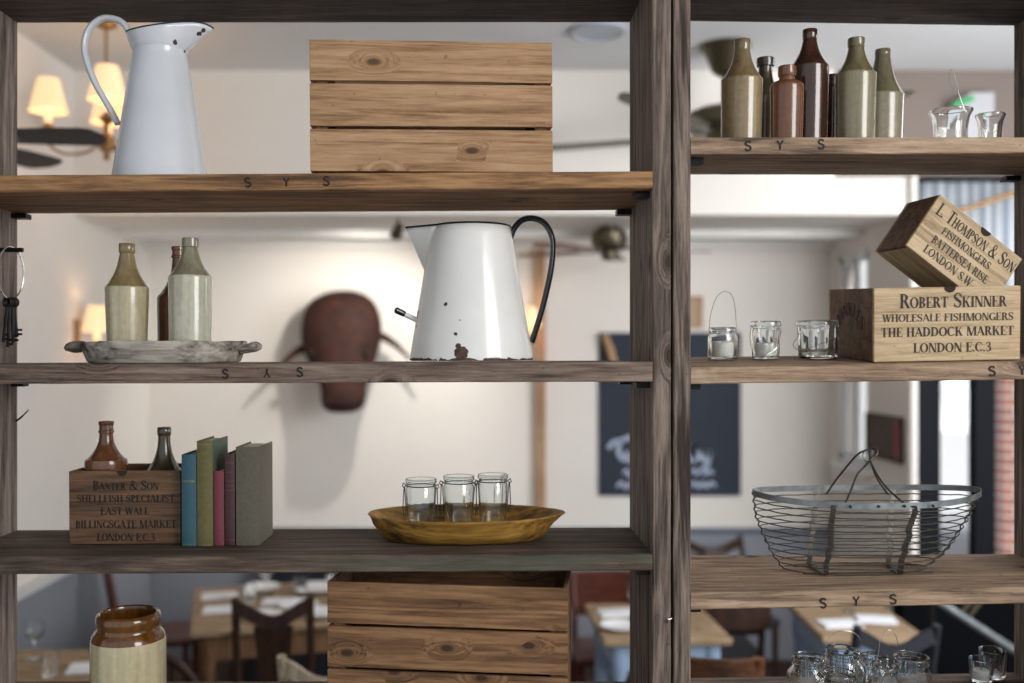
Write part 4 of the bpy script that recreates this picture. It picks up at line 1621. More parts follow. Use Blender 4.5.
# ------------------------------------------------------------------ wire egg basket
def basket():
    y = .15
    k = m_px(y)
    cx, zb, rt_ = rest('R3', 866, y, .001)
    bp = AY - (zb - ZC) / k
    o = thing('wire_basket', 'oval grey wire basket with two bent hoop handles, on the lower right shelf', 'basket', (cx, y, zb), rt_)
    Rm = Euler(rt_).to_matrix().inverted()
    h = (bp - 497) * k
    nl = 11

    def loop(t, n=72):
        """closed oval at height fraction t (1 = rim)."""
        ts = (0, .2, .45, .7, 1)
        j = max(q for q in range(4) if t >= ts[q] - 1e-9)
        f_ = (t - ts[j]) / (ts[j + 1] - ts[j])
        xl_, xr_ = [a[j] + (a[j + 1] - a[j]) * f_ for a in ((783, 772, 763, 756, 753.5), (926, 945, 958, 969, 979))]
        rx = (xr_ - xl_) / 2 * k
        ry = .052 + .063 * t ** .7
        sh = ((xr_ + xl_) / 2 - 866) * k
        out = []
        for i in range(n):
            a = 2 * PI * i / n
            ca, sa = math.cos(a), math.sin(a)
            X = rx * math.copysign(abs(ca) ** .9, ca) + sh
            Y = ry * math.copysign(abs(sa) ** 1.15, sa)
            sag = .010 * (abs(ca) ** 2.5)
            out.append(Vector((X, Y, h * t + sag * (.35 + .65 * t) + .002)))
        return out
    for i in range(nl):
        t = i / nl
        mb = MB()
        pts = [p + Vector((0, 0, rnd.uniform(-.0008, .0008))) for p in loop(t)]
        mb.tube(pts, .0012, 6, closed=True)
        obj('wire_loop', mb, M['wire'], o, smooth=True)
    # flat galvanised rim band
    top = loop(1.0)
    mb = MB()
    rings = []
    n = len(top)
    for i in range(n):
        d = Vector((top[i].x, top[i].y, 0)).normalized()
        p = top[i]
        rings.append([p - d * .0006 - Vector((0, 0, .006)), p + d * .0006 - Vector((0, 0, .006)), p + d * .0006 + Vector((0, 0, .006)), p - d * .0006 + Vector((0, 0, .006))])
    rings.append(rings[0])
    mb.loft(rings, cap=False)
    rb_ = obj('rim_band', mb, M['zinc'], o)
    for u in (.03, -.02, .085, -.075):
        mb = MB()
        mb.tube([(u, -.115, h + .002), (u, -.1185, h + .002)], .0028, 10)
        obj('rivet', mb, M['black_iron'], rb_)
    # flat riveted straps that cradle the wires, two pairs
    def col(px, yy):
        return (px - AX) / F * (D0 + y + yy) - cx
    for f_t, f_b, b_t, b_b, w in ((835, 825, 817, 810, .0052), (915, 899, 893.5, 889, .0058)):
        for nm in ('strap',):
            path = []
            for front in (True, False):
                for i in range(13):
                    t = 1 - i / 12 if front else i / 12
                    rr = [p for p in loop(t, 180) if (p.y < 0) == front]
                    pxx = (f_b + (f_t - f_b) * t) if front else (b_b + (b_t - b_b) * t)
                    q = min(rr, key=lambda p: abs(p.x - col(pxx, p.y)))
                    path.append(Vector((q.x, q.y + (-.0016 if front else .0016), max(q.z, .0012))))
            mb = MB()
            rings = []
            for i, p in enumerate(path):
                tn = (path[min(i + 1, len(path) - 1)] - path[max(i - 1, 0)]).normalized()
                nn = tn.cross(Vector((1, 0, 0))).normalized() * .0007
                sx = Vector((w, 0, 0))
                rings.append([p - sx - nn, p + sx - nn, p + sx + nn, p - sx + nn])
            mb.loft(rings)
            st = obj(nm, mb, M['wire'], o)
            for i in list(range(1, 12, 1)):
                mb = MB()
                p = path[i]
                mb.tube([p + Vector((-w - .0008, -.0012, .0007)), p + Vector((0, -.0026, -.0006)), p + Vector((w + .0008, -.0012, .0007))], .0015, 6)
                obj('binding', mb, M['wire'], st)
    # end wires twisted round the loops
    for s in (-1, 1):
        mb = MB()
        path = []
        for i in range(45):
            t = 1 - i / 44
            L_ = loop(t, 72)
            p = L_[0] if s > 0 else L_[36]
            path.append(p + Vector((s * .0022 * math.cos(i * 1.35), .0026 * math.sin(i * 1.35), 0)))
        mb.tube(path, .0017, 6)
        obj('end_wire', mb, M['wire'], o, smooth=True)
    # bottom rails
    for yy in (-.03, .03):
        mb = MB()
        mb.tube([(-68 * k, yy, .0016), (0, yy, .0014), (60 * k, yy, .0016)], .0014, 6)
        obj('bottom_rail', mb, M['wire'], o)
    # two hoop handles leaning together at the top
    K = lambda px, py, yy: Rm @ (W(px, py, y + yy) - Vector((cx, y, zb)))
    for pts in ([K(826.5, 494, .1), K(836, 480, .08), K(848, 465, .04), K(858, 454, .0), K(868, 449.5, -.005), K(875.5, 448, -.012), K(877, 454, -.02), K(871.5, 459, -.02), K(873, 467, -.03), K(885, 486, -.06), K(907, 506, -.104)],
                [K(845.5, 503, -.104), K(851, 490, -.08), K(857, 475, -.05), K(864, 467, -.02), K(870, 462, -.012), K(872, 466, .0), K(878, 480, .04), K(888, 494, .1)]):
        mb = MB()
        mb.tube(spline(pts, 7), .0021, 8)
        obj('handle', mb, M['wire'], o, smooth=True)
    mb = MB()
    c = K(867.5, 456, -.008)
    mb.tube([c + Vector((.010 * math.cos(2 * PI * i / 20), .003 * math.sin(2 * PI * i / 20), .011 * math.sin(2 * PI * i / 20))) for i in range(20)], .0012, 6, closed=True)
    obj('handle_ring', mb, M['steel'], o, smooth=True)
    mb = MB()
    c = K(871.5, 455, -.014)
    rings = [[c + Vector((rr * math.cos(2 * PI * j / 10), rr * .7 * math.sin(2 * PI * j / 10), z)) for j in range(10)] for rr, z in ((.001, -.012), (.005, -.01), (.0062, 0), (.005, .01), (.001, .012))]
    mb.loft(rings)
    obj('handle_clasp', mb, M['wire'], o, smooth=True)


basket()


# ------------------------------------------------------------------ key ring on its peg
def keys():
    k = m_px(.20)
    o = thing('key_ring', 'steel ring of old black keys hanging on a peg in the left upright', 'keys', (W(10.5, 0, .20).x, .20, pk.z + .0066))
    rx, rz = 6.7 * k, 26 * k
    mb = MB()
    c = Vector((0, 0, -rz))
    mb.tube([c + Vector((rx * math.cos(2 * PI * i / 44), .03 * math.cos(2 * PI * i / 44) - .0, rz * math.sin(2 * PI * i / 44))) for i in range(44)], .0017, 8, closed=True)
    obj('ring', mb, M['steel'], o, smooth=True)
    for i, (dx, L_, rx_) in enumerate(((-6.5, 43, .25), (-3, 48, .1), (1.2, 44, .05), (3.8, 38, -.05))):
        mb = MB()
        z0 = -2 * rz - .0005
        x0 = (dx * .45 + 1) * k
        mb.tube([(x0 + .0075 * math.cos(2 * PI * j / 16), .004 * i - .006, z0 + .0015 - .0085 + .0085 * math.sin(2 * PI * j / 16)) for j in range(16)], .0030, 6, closed=True)
        x1 = x0 + dx * .6 * k
        zb_ = z0 - L_ * k
        mb.tube([(x0, .004 * i - .006, z0 - .0155), (x1, .004 * i - .006, zb_)], .0036, 8)
        bx0 = x1 + .001
        mb.box((bx0, .004 * i - .0075, zb_ + .004), (bx0 + .010, .004 * i - .0045, zb_ + .0085))
        mb.box((bx0, .004 * i - .0075, zb_ + .013), (bx0 + .010, .004 * i - .0045, zb_ + .0175))
        obj('key', mb, M['black_iron'], o)


keys()

# ================================================================== dining room behind the shelves
M['pine_top'] = wood('scrubbed_pine_top', 'b9a286', '9b8367', '6f5a45', knots=0.2, rings=0.6)
M['pine_leg'] = wood('waxed_pine_leg', '93714f', '76573c', '4c3727', axis='z', knots=0.2)
M['blue_paint'] = plain('pale_blue_table_paint', '8ea3bd', 0.5, 0, 0.05, 8)
M['chair_dark'] = wood('dark_stained_chair', '4a3025', '33211a', '1c1310', axis='z', knots=0.0, rough=0.45)
M['chair_brown'] = wood('brown_chair_panel', '74492c', '55351f', '2f1d13', knots=0.3, rough=0.4)
M['chair_red'] = wood('reddish_chair', '6b3a2c', '4f281e', '2f1813', axis='x', knots=0.0, rough=0.35)
M['chair_pale'] = wood('pale_limed_chair', 'd8cdbd', 'b8a993', '8a7a66', axis='z', knots=0.0)
M['china'] = plain('white_china', 'eef0f3', 0.2, coat=0.3)
M['linen'] = plain('white_linen', 'e9ebf0', 0.9)
M['navy_panel'] = plain('navy_banquette', '191d27', 0.6)
M['shade'] = plain('warm_lit_lampshade', 'f0cfa8', 0.8, emit='ffcf9c', es=0.85)
M['bulb'] = plain('glowing_candle_bulb', 'fff0d8', 0.5, emit='ffe2b4', es=5.0)
M['brass'] = plain('aged_brass', '9a7648', 0.35, 0.8, 0.15, 30)
M['fan_blade'] = plain('dark_plum_fan_blade', '1c1318', 0.6)
M['fan_metal'] = plain('antique_bronze', '57503f', 0.35, 0.7)
M['fan_red'] = plain('red_brown_fan_blade', '6a3c38', 0.5)
M['chalkboard'] = plain('blue_black_chalkboard', '232b38', 0.75, 0, 0.08, 6)
M['chalk'] = plain('chalk', 'aab6cc', 0.9)


def table(label, corner, ang, w, d, top_mat, leg_mat, h=.76, name='dining_table'):
    """corner = nearest left corner of the top on the floor plan; the long side runs along ang."""
    o = thing(name, label, 'table', (corner[0], corner[1], 0), (0, 0, ang))
    obj('tabletop', bx((0, 0, h - .03), (w, d, h)), top_mat, o, bevel=.006)
    mb = MB()
    for a, b in (((.05, .05), (w - .05, .07)), ((.05, d - .07), (w - .05, d - .05)), ((.05, .07), (.07, d - .07)), ((w - .07, .07), (w - .05, d - .07))):
        mb.box((a[0], a[1], h - .15), (b[0], b[1], h - .03))
    obj('apron', mb, leg_mat, o)
    for sx in (0, 1):
        for sy in (0, 1):
            x, y = (.075 if sx == 0 else w - .075), (.075 if sy == 0 else d - .075)
            mb = MB()
            q = [(.04, h - .03), (.04, h - .17), (.028, h - .2), (.036, h - .3), (.032, .12), (.024, .06), (.03, .03), (.022, 0)]
            mb.lathe(q, 20, cx=x, cy=y)
            obj('leg', mb, leg_mat, o, smooth=True)
    return o


def tl(o, u, v, h=.761):
    """point on a table's top in world space."""
    a = o.rotation_euler.z
    return (o.location.x + u * math.cos(a) - v * math.sin(a), o.location.y + u * math.sin(a) + v * math.cos(a), h)


def plate(label, p, r=.12, group=None):
    mb = MB()
    mb.lathe([(r * .55, 0), (r * .6, .004), (r * .95, .016), (r, .018), (r * .98, .0195), (r * .66, .009), (r * .6, .0065), (.001, .006)], 36)
    return tag(obj('plate', mb, M['china'], None, smooth=True, loc=p), label, 'plate', group)


def napkin(label, p, rot, group=None):
    mb = MB()
    for i in range(3):
        mb.box((-.09 + .004 * i, -.06 + .003 * i, .004 * i), (.09 - .004 * i, .06 - .003 * i, .004 * i + .004))
    return tag(obj('napkin', mb, M['linen'], None, loc=p, rot=(0, 0, rot), bevel=.0015), label, 'napkin', group)


def wine_glass(label, p, group=None):
    mb = MB()
    mb.lathe([(.034, 0), (.034, .002), (.006, .006), (.004, .02), (.004, .07), (.012, .08), (.034, .1), (.04, .125), (.037, .155), (.0355, .155), (.0385, .125), (.0325, .102), (.01, .084), (.001, .082)], 28)
    return tag(obj('wine_glass', mb, M['glass'], None, smooth=True, loc=p), label, 'glass', group)


def water_glass(label, p, group=None):
    mb = MB()
    mb.lathe([(.028, 0), (.030, .004), (.034, .09), (.032, .09), (.028, .008), (.001, .007)], 28)
    return tag(obj('water_glass', mb, M['glass'], None, smooth=True, loc=p), label, 'glass', group)


def chair(label, loc, rot, style, mat, h=.98, w=.43, seat_mat=None, group=None):
    """back of the chair is at local y = 0 and the seat runs to +y."""
    o = thing('dining_chair', label, 'chair', (loc[0], loc[1], 0), (0, 0, rot), group)
    obj('seat', bx((-w / 2, .02, .43), (w / 2, .44, .465)), seat_mat or mat, o, bevel=.012)
    for sx in (-1, 1):
        x = sx * (w / 2 - .025)
        mb = MB()
        mb.tube([(x, .41, 0), (x, .41, .43)], [.014, .02], 10)
        obj('leg', mb, mat, o, smooth=True)
        mb = MB()
        if style == 'hoop':
            mb.tube([(x, .0, 0), (x, .03, .43)], [.014, .02], 10)
        else:
            mb.tube(spline([(x, -.05, 0), (x, .03, .4), (x, .02, .6), (x, -.06, h)], 5), .017, 10)
        obj('leg', mb, mat, o, smooth=True)
    yt = -.05
    if style == 'splat':
        mb = MB()
        n = 12
        rings = []
        for i in range(n + 1):
            t = i / n
            x = -w / 2 + .02 + (w - .04) * t
            dip = .055 * math.cos(2 * PI * t)
            z = h - .075 + dip * .6
            rings.append([(x, yt - .012, z - .03), (x, yt + .012, z - .03), (x, yt + .012, z + .03), (x, yt - .012, z + .03)])
        mb.loft(rings)
        obj('top_rail', mb, mat, o)
        rings = [[(-q, yy - .007, z), (q, yy - .007, z), (q, yy + .007, z), (-q, yy + .007, z)] for q, z, yy in ((.055, .465, .03), (.05, .55, .025), (.065, .68, 0), (.07, .78, -.025), (.08, h - .12, yt + .002))]
        mb = MB()
        mb.loft(rings)
        obj('splat', mb, mat, o)
    elif style == 'panel':
        mb = MB()
        n = 10
        rings = []
        for i in range(n + 1):
            t = i / n
            x = -w / 2 + w * t
            bow = -.03 * math.sin(PI * t)
            rings.append([(x, yt + bow - .01, h - .2), (x, yt + bow + .01, h - .2), (x, yt + bow + .01, h), (x, yt + bow - .01, h)])
        mb.loft(rings)
        obj('backrest', mb, mat, o, bevel=.004)
        mb = MB()
        mb.box((-w / 2 + .03, .012, .58), (w / 2 - .03, .03, .62))
        obj('lower_rail', mb, mat, o)
    else:                                        # steam bent hoop with sticks
        mb = MB()
        mb.tube([(w / 2 * math.cos(a), .03 - .07 * max(0, math.sin(a)), .455 + (h - .455) * math.sin(a) ** .8) for a in [PI * i / 20 for i in range(21)]], .017, 10)
        obj('hoop', mb, mat, o, smooth=True)
        for i in range(5):
            x = (i - 2) * w / 7
            mb = MB()
            mb.tube([(x * .8, .03, .46), (x, -.035, .455 + (h - .47) * math.sqrt(max(0, 1 - (2 * x / w) ** 2)))], .007, 8)
            obj('stick', mb, mat, o, smooth=True)
    return o


# --- the pine table on the left, laid for lunch
ta = table('scrubbed pine dining table laid with white china, seen beyond the stoneware jar', (px_x(190, 4.41), dY(4.41)), math.radians(15), 1.15, .84, M['pine_top'], M['pine_leg'])
GP = 'white plates on the pine table'
GW = 'glasses on the pine table'
GN = 'folded napkins on the pine table'
plate('white plate at the near side of the pine table, left of the dark chair back', tl(ta, .33, .14), .1, GP)
plate('white plate on the pine table seen through the dark chair back', tl(ta, .6, .13), .1, GP)
plate('white plate at the far side of the pine table', tl(ta, .62, .64), .12, GP)
plate('white plate on the right end of the pine table, above the chair rail', tl(ta, .93, .45), .13, GP)
napkin('long folded napkin along the left end of the pine table', tl(ta, .14, .34), .2, GN)
napkin('folded napkin at the far left corner of the pine table', tl(ta, .13, .62), .3, GN)
napkin('folded napkin lying in the middle of the pine table', tl(ta, .42, .42), .1, GN)
napkin('folded napkin at the near right of the pine table', tl(ta, .86, .17), .25, GN)
for u, v, lb in ((.36, .6, 'stemmed glass at the back left of the pine table'), (.68, .4, 'stemmed glass at the middle of the pine table'), (.82, .68, 'stemmed glass at the back right of the pine table')):
    wine_glass(lb, tl(ta, u, v), GW)
chair('dark carved splat back chair pushed up to the near side of the pine table', (px_x(274, 4.12), dY(4.12)), math.radians(8), 'splat', M['chair_dark'], 1.0, .35)
chair('pale scrubbed wooden chair close behind the brown slatted crate, left of it', (px_x(326, 3.55), dY(3.55)), math.radians(-4), 'splat', M['chair_pale'], .93, .34)
chair('reddish bentwood hoop chair at the far left end of the pine table', (px_x(112, 5.35), dY(5.35)), math.radians(-65), 'hoop', M['chair_red'], .9, .4)
chair('bentwood hoop chair at the near left of the pine table, half behind the jar', (px_x(158, 3.58), dY(3.58)), math.radians(6), 'hoop', M['chair_dark'], .92, .38)
# --- dark banquette along the back wall
bq = thing('banquette', 'long dark navy upholstered banquette along the back wall behind the pine table', 'bench', (px_x(330, 6.3), dY(6.38), 0))
obj('seat', bx((-.45, -.42, 0), (.75, -.07, .45)), M['navy_panel'], bq, bevel=.02)
obj('backrest', bx((-.45, -.065, .0), (.75, .0, .86)), M['navy_panel'], bq, bevel=.02)

# --- small table at the bottom left corner
td = table('small dark pine table with glasses, low in the left corner', (XL + .12, dY(3.72)), 0, .62, .5, M['pine_top'], M['chair_dark'], .74)
plate('white plate in the middle of the pine table', tl(ta, .5, .3), .1, GP)
plate('white plate at the far left of the pine table', tl(ta, .34, .72), .1, GP)
napkin('crumpled white napkin at the back right of the pine table', tl(ta, .83, .74), .6, GN)
napkin('folded napkin at the right end of the pine table', tl(ta, 1.04, .27), 1.2, GN)
for u, v, lb in ((.27, .46, 'water glass left of the middle of the pine table'), (.53, .55, 'water glass at the middle of the pine table'), (.74, .3, 'water glass right of the middle of the pine table')):
    water_glass(lb, tl(ta, u, v), GW)
GS = 'glasses on the small corner table'
water_glass('water glass on the small corner table, nearest the left wall', tl(td, .13, .2, .7405), GS)
water_glass('water glass on the small corner table, nearest the stoneware jar', tl(td, .37, .16, .7405), GS)
wine_glass('stemmed glass at the back of the small corner table', tl(td, .22, .36, .7405), GS)
napkin('folded napkin on the small corner table', tl(td, .5, .24, .7405), .2, GN + ' in the corner')

# --- blue-legged table in the middle
d1 = 1.24 * F / (640 - AY)
tm = table('pine topped dining table with pale blue painted legs, behind the double upright', (px_x(604, d1), dY(d1)), math.radians(2), .56, .62, M['pine_top'], M['blue_paint'])
GM = 'china on the blue legged table'
plate('white plate on the blue legged table, just left of the double upright', tl(tm, .1, .17), .09, GM)
napkin('white napkin at the back of the blue legged table', tl(tm, .13, .42), .1)
wine_glass('stemmed glass on the blue legged table', tl(tm, .2, .34))
chair('reddish curved back chair on the far side of the blue legged table', (px_x(608, 5.4), dY(5.4)), PI, 'panel', M['chair_red'], .80, .42)
chair('dark splat back chair at the near left of the blue legged table', (px_x(577, 3.8), dY(3.8)), math.radians(-8), 'panel', M['chair_dark'], .70, .3)
# --- brown panel-back chair just behind the right hand unit
chair('brown chair with a solid panel back, close behind the double upright', (px_x(718, 3.4), dY(3.4)), math.radians(-4), 'panel', M['chair_brown'], .975, .29)
# --- table on the right
d2 = 1.24 * F / (637 - AY)
tr = table('pine topped dining table with napkins, below the wire basket', (px_x(823, d2), dY(d2)), math.radians(-3), .45, .72, M['pine_top'], M['blue_paint'])
GR = 'napkins on the table below the basket'
napkin('white napkin on the table below the basket, left one', tl(tr, .13, .2), .1, GR)
napkin('white napkin on the table below the basket, right one', tl(tr, .32, .28), -.2, GR)
wine_glass('stemmed glass on the table below the basket', tl(tr, .25, .45))
chair('black chair drawn up to the near side of the table below the basket', (px_x(890, 3.86), dY(3.86)), math.radians(3), 'splat', M['navy_panel'], .955, .36)
chair('dark chair standing between the two pine tables, further back', (px_x(732, 4.98), dY(4.98)), 0, 'panel', M['chair_dark'], .83, .36, M['navy_panel'])
chair('dark chair in the shadow between the tables, furthest of the pair there', (px_x(716, 6.1), dY(6.1)), math.radians(190), 'splat', M['chair_dark'], .86, .42, M['navy_panel'])

# --- steel handrail by the shop front
hr = thing('handrail', 'slanting steel handrail with crossed braces in front of the dark stall riser', 'handrail', (px_x(980, 4.6), dY(4.6), 0))
hw = lambda px, py: Vector((px_x(px, 4.6) - hr.location.x, 0, py_z(py, 4.6)))
mb = MB()
mb.tube([hw(930, 596), hw(1035, 664)], .019, 12)
obj('rail', mb, M['zinc'], hr, smooth=True)
for a, b in ((958, 975), (968, 985)):
    mb = MB()
    mb.tube([hw(a, 618), hw(b, 596)], .010, 10)
    obj('brace', mb, M['fan_metal'], hr, smooth=True)
for a, b in ((932, 600), (1033, 664)):
    mb = MB()
    q = hw(a, b)
    mb.tube([(q.x, 0, 0), (q.x, 0, q.z)], .014, 10)
    obj('post', mb, M['black_iron'], hr, smooth=True)

# ------------------------------------------------------------------ bull's head on the back wall
def rust_metal():
    m, nt, b = new_mat('rusted_sheet_metal')
    v, raw = mapped(nt, (1, 1, 1), False)
    g = noise(nt, raw, 14, 6, .65)
    nt.links.new(ramp(nt, g, [(.3, rgb('160905')), (.55, rgb('37170b')), (.75, rgb('4c2412'))]), b.inputs['Base Color'])
    b.inputs['Roughness'].default_value = .75
    b.inputs['Metallic'].default_value = .2
    bp = N(nt, 'ShaderNodeBump')
    bp.inputs['Strength'].default_value = .5
    bp.inputs['Distance'].default_value = .02
    nt.links.new(g, bp.inputs['Height'])
    nt.links.new(bp.outputs[0], b.inputs['Normal'])
    return m


M['rust'] = rust_metal()


def bull():
    dw = DB
    kk = dw / F * .965
    o = thing('bull_head', 'rust brown metal bull head with slender horns, hung on the white back wall', 'wall sculpture', (px_x(339, dw - .3), dY(DB), py_z(345, dw - .3)))
    mb = MB()
    rings = []
    n = 32
    # (row, half width px, centre forward, half depth, sideways px)
    prof = [(289.5, 4, .15, .02, 2), (291, 16, .155, .06, 2), (296, 27, .16, .11, 1), (304, 35, .165, .14, 0), (316, 39.5, .175, .16, 0), (330, 41, .19, .165, 0), (343, 40, .205, .165, 0), (355, 36.5, .225, .16, 1), (366, 31, .25, .15, 2),
            (377, 26, .28, .135, 4), (387, 22.5, .31, .125, 5), (396, 22.5, .33, .12, 5), (404, 21.5, .335, .11, 5), (409, 17.5, .335, .09, 4), (412, 9, .335, .05, 4)]
    for py, hw_, fw, hd, sx in prof:
        z = (345 - py) * kk
        ring = []
        for i in range(n):
            a = 2 * PI * i / n
            ca, sa = math.cos(a), math.sin(a)
            x = sx * kk + hw_ * kk * math.copysign(abs(ca) ** .85, ca)
            y = -fw - hd * math.copysign(abs(sa) ** .85, sa)
            # sunken eye sockets and raised brow
            if 330 < py < 372 and sa > .2:
                soc = math.exp(-((abs(ca) - .72) / .2) ** 2) * math.exp(-((py - 352) / 9) ** 2)
                y += .035 * soc
                y -= .02 * math.exp(-((abs(ca) - .6) / .3) ** 2) * math.exp(-((py - 338) / 6) ** 2)
            y = min(y, -.004)
            ring.append((x, y, z))
        rings.append(ring)
    mb.loft(rings)
    obj('head', mb, M['rust'], o, smooth=True, subsurf=1)
    for s in (-1, 1):
        mb = MB()
        ex = 1 * kk + s * 27 * kk
        c0 = Vector((ex, -.355, (345 - 353) * kk))
        mb.loft([[c0 + Vector((q * math.cos(2 * PI * j / 12), f, q * math.sin(2 * PI * j / 12) * .8)) for j in range(12)] for q, f in ((.004, -.018), (.016, -.012), (.02, 0), (.014, .012))])
        obj('eye', mb, M['burnt'], o, smooth=True)
        mb = MB()
        if s < 0:
            P_ = [(-33, 347, .18), (-44, 351, .2), (-54, 360, .23), (-61, 369, .27)]
        else:
            P_ = [(34, 334, .2), (45, 338, .22), (58, 347, .25), (70, 359, .29)]
        mb.tube(spline([(a * kk, -f, (345 - b) * kk) for a, b, f in P_], 6), [.034 - .0014 * i for i in range(19)], 12)
        obj('horn', mb, M['rust'], o, smooth=True)
        mb = MB()
        c0 = Vector((4 * kk + s * 10 * kk, -.44, (345 - 400) * kk))
        mb.loft([[c0 + Vector((q * math.cos(2 * PI * j / 10), f, q * math.sin(2 * PI * j / 10) * 1.3)) for j in range(10)] for q, f in ((.004, -.008), (.012, -.004), (.014, .006))])
        obj('nostril', mb, M['burnt'], o, smooth=True)
    mb = MB()
    mb.lathe([(.16, 0), (.16, .03), (.14, .035)], 32)
    bk = obj('mounting_plate', mb, M['rust'], o, smooth=True)
    bk.rotation_euler = (PI / 2, 0, 0)


bull()
# small spotlight under the alcove edge that lights the head
sp_p = Vector((px_x(398, 5.4), dY(5.42), 2.70))
so = thing('spotlight', 'small dark spotlight fixed under the edge of the alcove ceiling', 'spotlight', sp_p)
mb = MB()
mb.tube([(0, 0, ZS - 2.70), (0, 0, -.02)], .007, 8)
obj('stem', mb, M['fan_metal'], so)
dirv = (Vector((px_x(339, 6.2), dY(6.35), 1.85)) - sp_p).normalized()
mb = MB()
c0 = Vector((0, 0, -.03))
mb.tube([c0 - dirv * .04, c0 - dirv * .02, c0 + dirv * .02, c0 + dirv * .05], [.012, .024, .028, .034], 16)
obj('head', mb, M['fan_metal'], so, smooth=True)
d = bpy.data.lights.new('spotlight_beam', 'SPOT')
d.energy, d.color, d.spot_size, d.spot_blend, d.shadow_soft_size = 54, (1.0, .93, .84), 1.9, 0.7, .03
lo = bpy.data.objects.new('spotlight_beam', d)
COL.objects.link(lo)
lo.location = sp_p + Vector((0, 0, -.03)) + dirv * .07
lo.rotation_euler = dirv.to_track_quat('-Z', 'Y').to_euler()

# ------------------------------------------------------------------ chalkboard and small wall pieces
def board():
    dd = 6.44
    o = thing('chalkboard', 'large blue black chalkboard with faint handwriting on the back wall', 'chalkboard', (px_x(671.5, dd), dY(DB), py_z(415, dd)))
    x0, x1 = px_x(600, dd) - o.location.x, px_x(742.5, dd) - o.location.x
    z0, z1 = py_z(496.5, dd) - o.location.z, py_z(332.5, dd) - o.location.z
    obj('panel', bx((x0, -.025, z0), (x1, -.001, z1)), M['chalkboard'], o, bevel=.003)
    wpx = lambda a, b: Vector((px_x(a, dd) - o.location.x, py_z(b, dd) - o.location.z))
    def chalk(lines, w, nm='chalk_line'):
        mb = MB()
        for l in lines:
            stroke_mesh(mb, [wpx(*p) for p in spline(l, 5)], w, lambda q: (q.x, q.y), -.0262)
        obj(nm, mb, M['chalk'], o)
    # big word: a T, then letters hidden by the upright, ending in ...ly
    chalk([[(609, 449), (614, 443), (622, 441), (632, 437)], [(622, 441), (619, 450), (622, 458), (627, 461)], [(628, 452), (627, 459), (632, 461), (636, 453), (637, 461)],
           [(640, 452), (644, 450), (643, 458), (650, 459), (652, 451), (655, 459), (662, 458), (668, 452), (667, 460), (673, 458)],
           [(679, 460), (683, 452), (688, 455), (686, 461), (690, 461), (694, 456), (697, 444), (694, 458), (698, 461)],
           [(700, 452), (702, 459), (708, 458), (711, 451), (708, 466), (702, 470)]], .030)
    chalk([[(624, 474), (628, 470), (630, 477), (636, 472), (640, 477), (646, 471), (652, 477), (660, 471), (668, 477), (676, 471), (684, 476)],
           [(692, 473), (696, 470), (698, 475), (703, 470), (706, 475), (711, 471), (714, 475)]], .018)
    chalk([[(618, 488), (622, 483), (627, 489), (631, 484), (640, 489), (648, 484), (656, 489), (664, 484), (672, 489), (682, 484)],
           [(692, 487), (696, 483), (700, 488), (704, 483), (708, 488), (712, 483), (717, 487)]], .020)


board()
st = obj('wooden_stick', MB(), M['batten']) if False else None
mb = MB()
mb.tube([Vector((px_x(605, 6.4), dY(DB) - .065, py_z(334, 6.4))), Vector((px_x(611, 6.4), dY(DB) - .066, py_z(350, 6.4))), Vector((px_x(619, 6.4), dY(DB) - .062, py_z(379, 6.4)))], [.02, .028, .02], 10)
tag(obj('wooden_stick', mb, M['batten'], None, smooth=True), 'short brown wooden stick hung across the top left of the chalkboard', 'stick')


def framed(name, label, px0, px1, py0, py1, dd, mats):
    o = thing(name, label, 'picture', (px_x((px0 + px1) / 2, dd), dY(DB), py_z((py0 + py1) / 2, dd)))
    w, h = (px1 - px0) * dd / F, (py1 - py0) * dd / F
    mb = MB()
    f = .018
    for a, b in (((-w / 2, -h / 2), (w / 2, -h / 2 + f)), ((-w / 2, h / 2 - f), (w / 2, h / 2)), ((-w / 2, -h / 2 + f), (-w / 2 + f, h / 2 - f)), ((w / 2 - f, -h / 2 + f), (w / 2, h / 2 - f))):
        mb.box((a[0], -.03, a[1]), (b[0], -.001, b[1]))
    obj('frame', mb, mats[0], o)
    obj('picture_panel', bx((-w / 2 + f, -.018, -h / 2 + f), (w / 2 - f, -.001, h / 2 - f)), mats[1], o)
    return o


M['tan_panel'] = plain('tan_picture_panel', 'b59c82', 0.8)
framed('framed_picture', 'small tan framed picture on the back wall above the chalkboard', 684, 703.5, 296, 328, 6.45, (M['batten'], M['tan_panel']))
# dark picture with a red edge on the alcove's right wall
d0, d1 = XR * F / (906 - AX), XR * F / (868 - AX)
pc = thing('framed_picture', 'dark brown picture with a red strip, on the side wall beside the window', 'picture', (XR, dY((d0 + d1) / 2), py_z(437, (d0 + d1) / 2)))
hh, ww = .125, (d1 - d0) / 2 - .02
M['pic_dark'] = plain('dark_brown_picture', '4a382f', 0.6, 0, 0.3, 10)
M['pic_red'] = plain('red_picture_strip', '8a3338', 0.6)
mb = MB()
for a, b in (((-ww, -hh), (ww, -hh + .015)), ((-ww, hh - .015), (ww, hh)), ((-ww, -hh + .015), (-ww + .015, hh - .015)), ((ww - .015, -hh + .015), (ww, hh - .015))):
    mb.box((-.026, a[0], a[1]), (-.001, b[0], b[1]))
obj('frame', mb, M['chair_dark'], pc)
obj('picture_panel', bx((-.016, -ww + .1, -hh + .015), (-.001, ww - .015, hh - .015)), M['pic_dark'], pc)
obj('red_strip', bx((-.016, -ww + .015, -hh + .015), (-.001, -ww + .1, hh - .015)), M['pic_red'], pc)

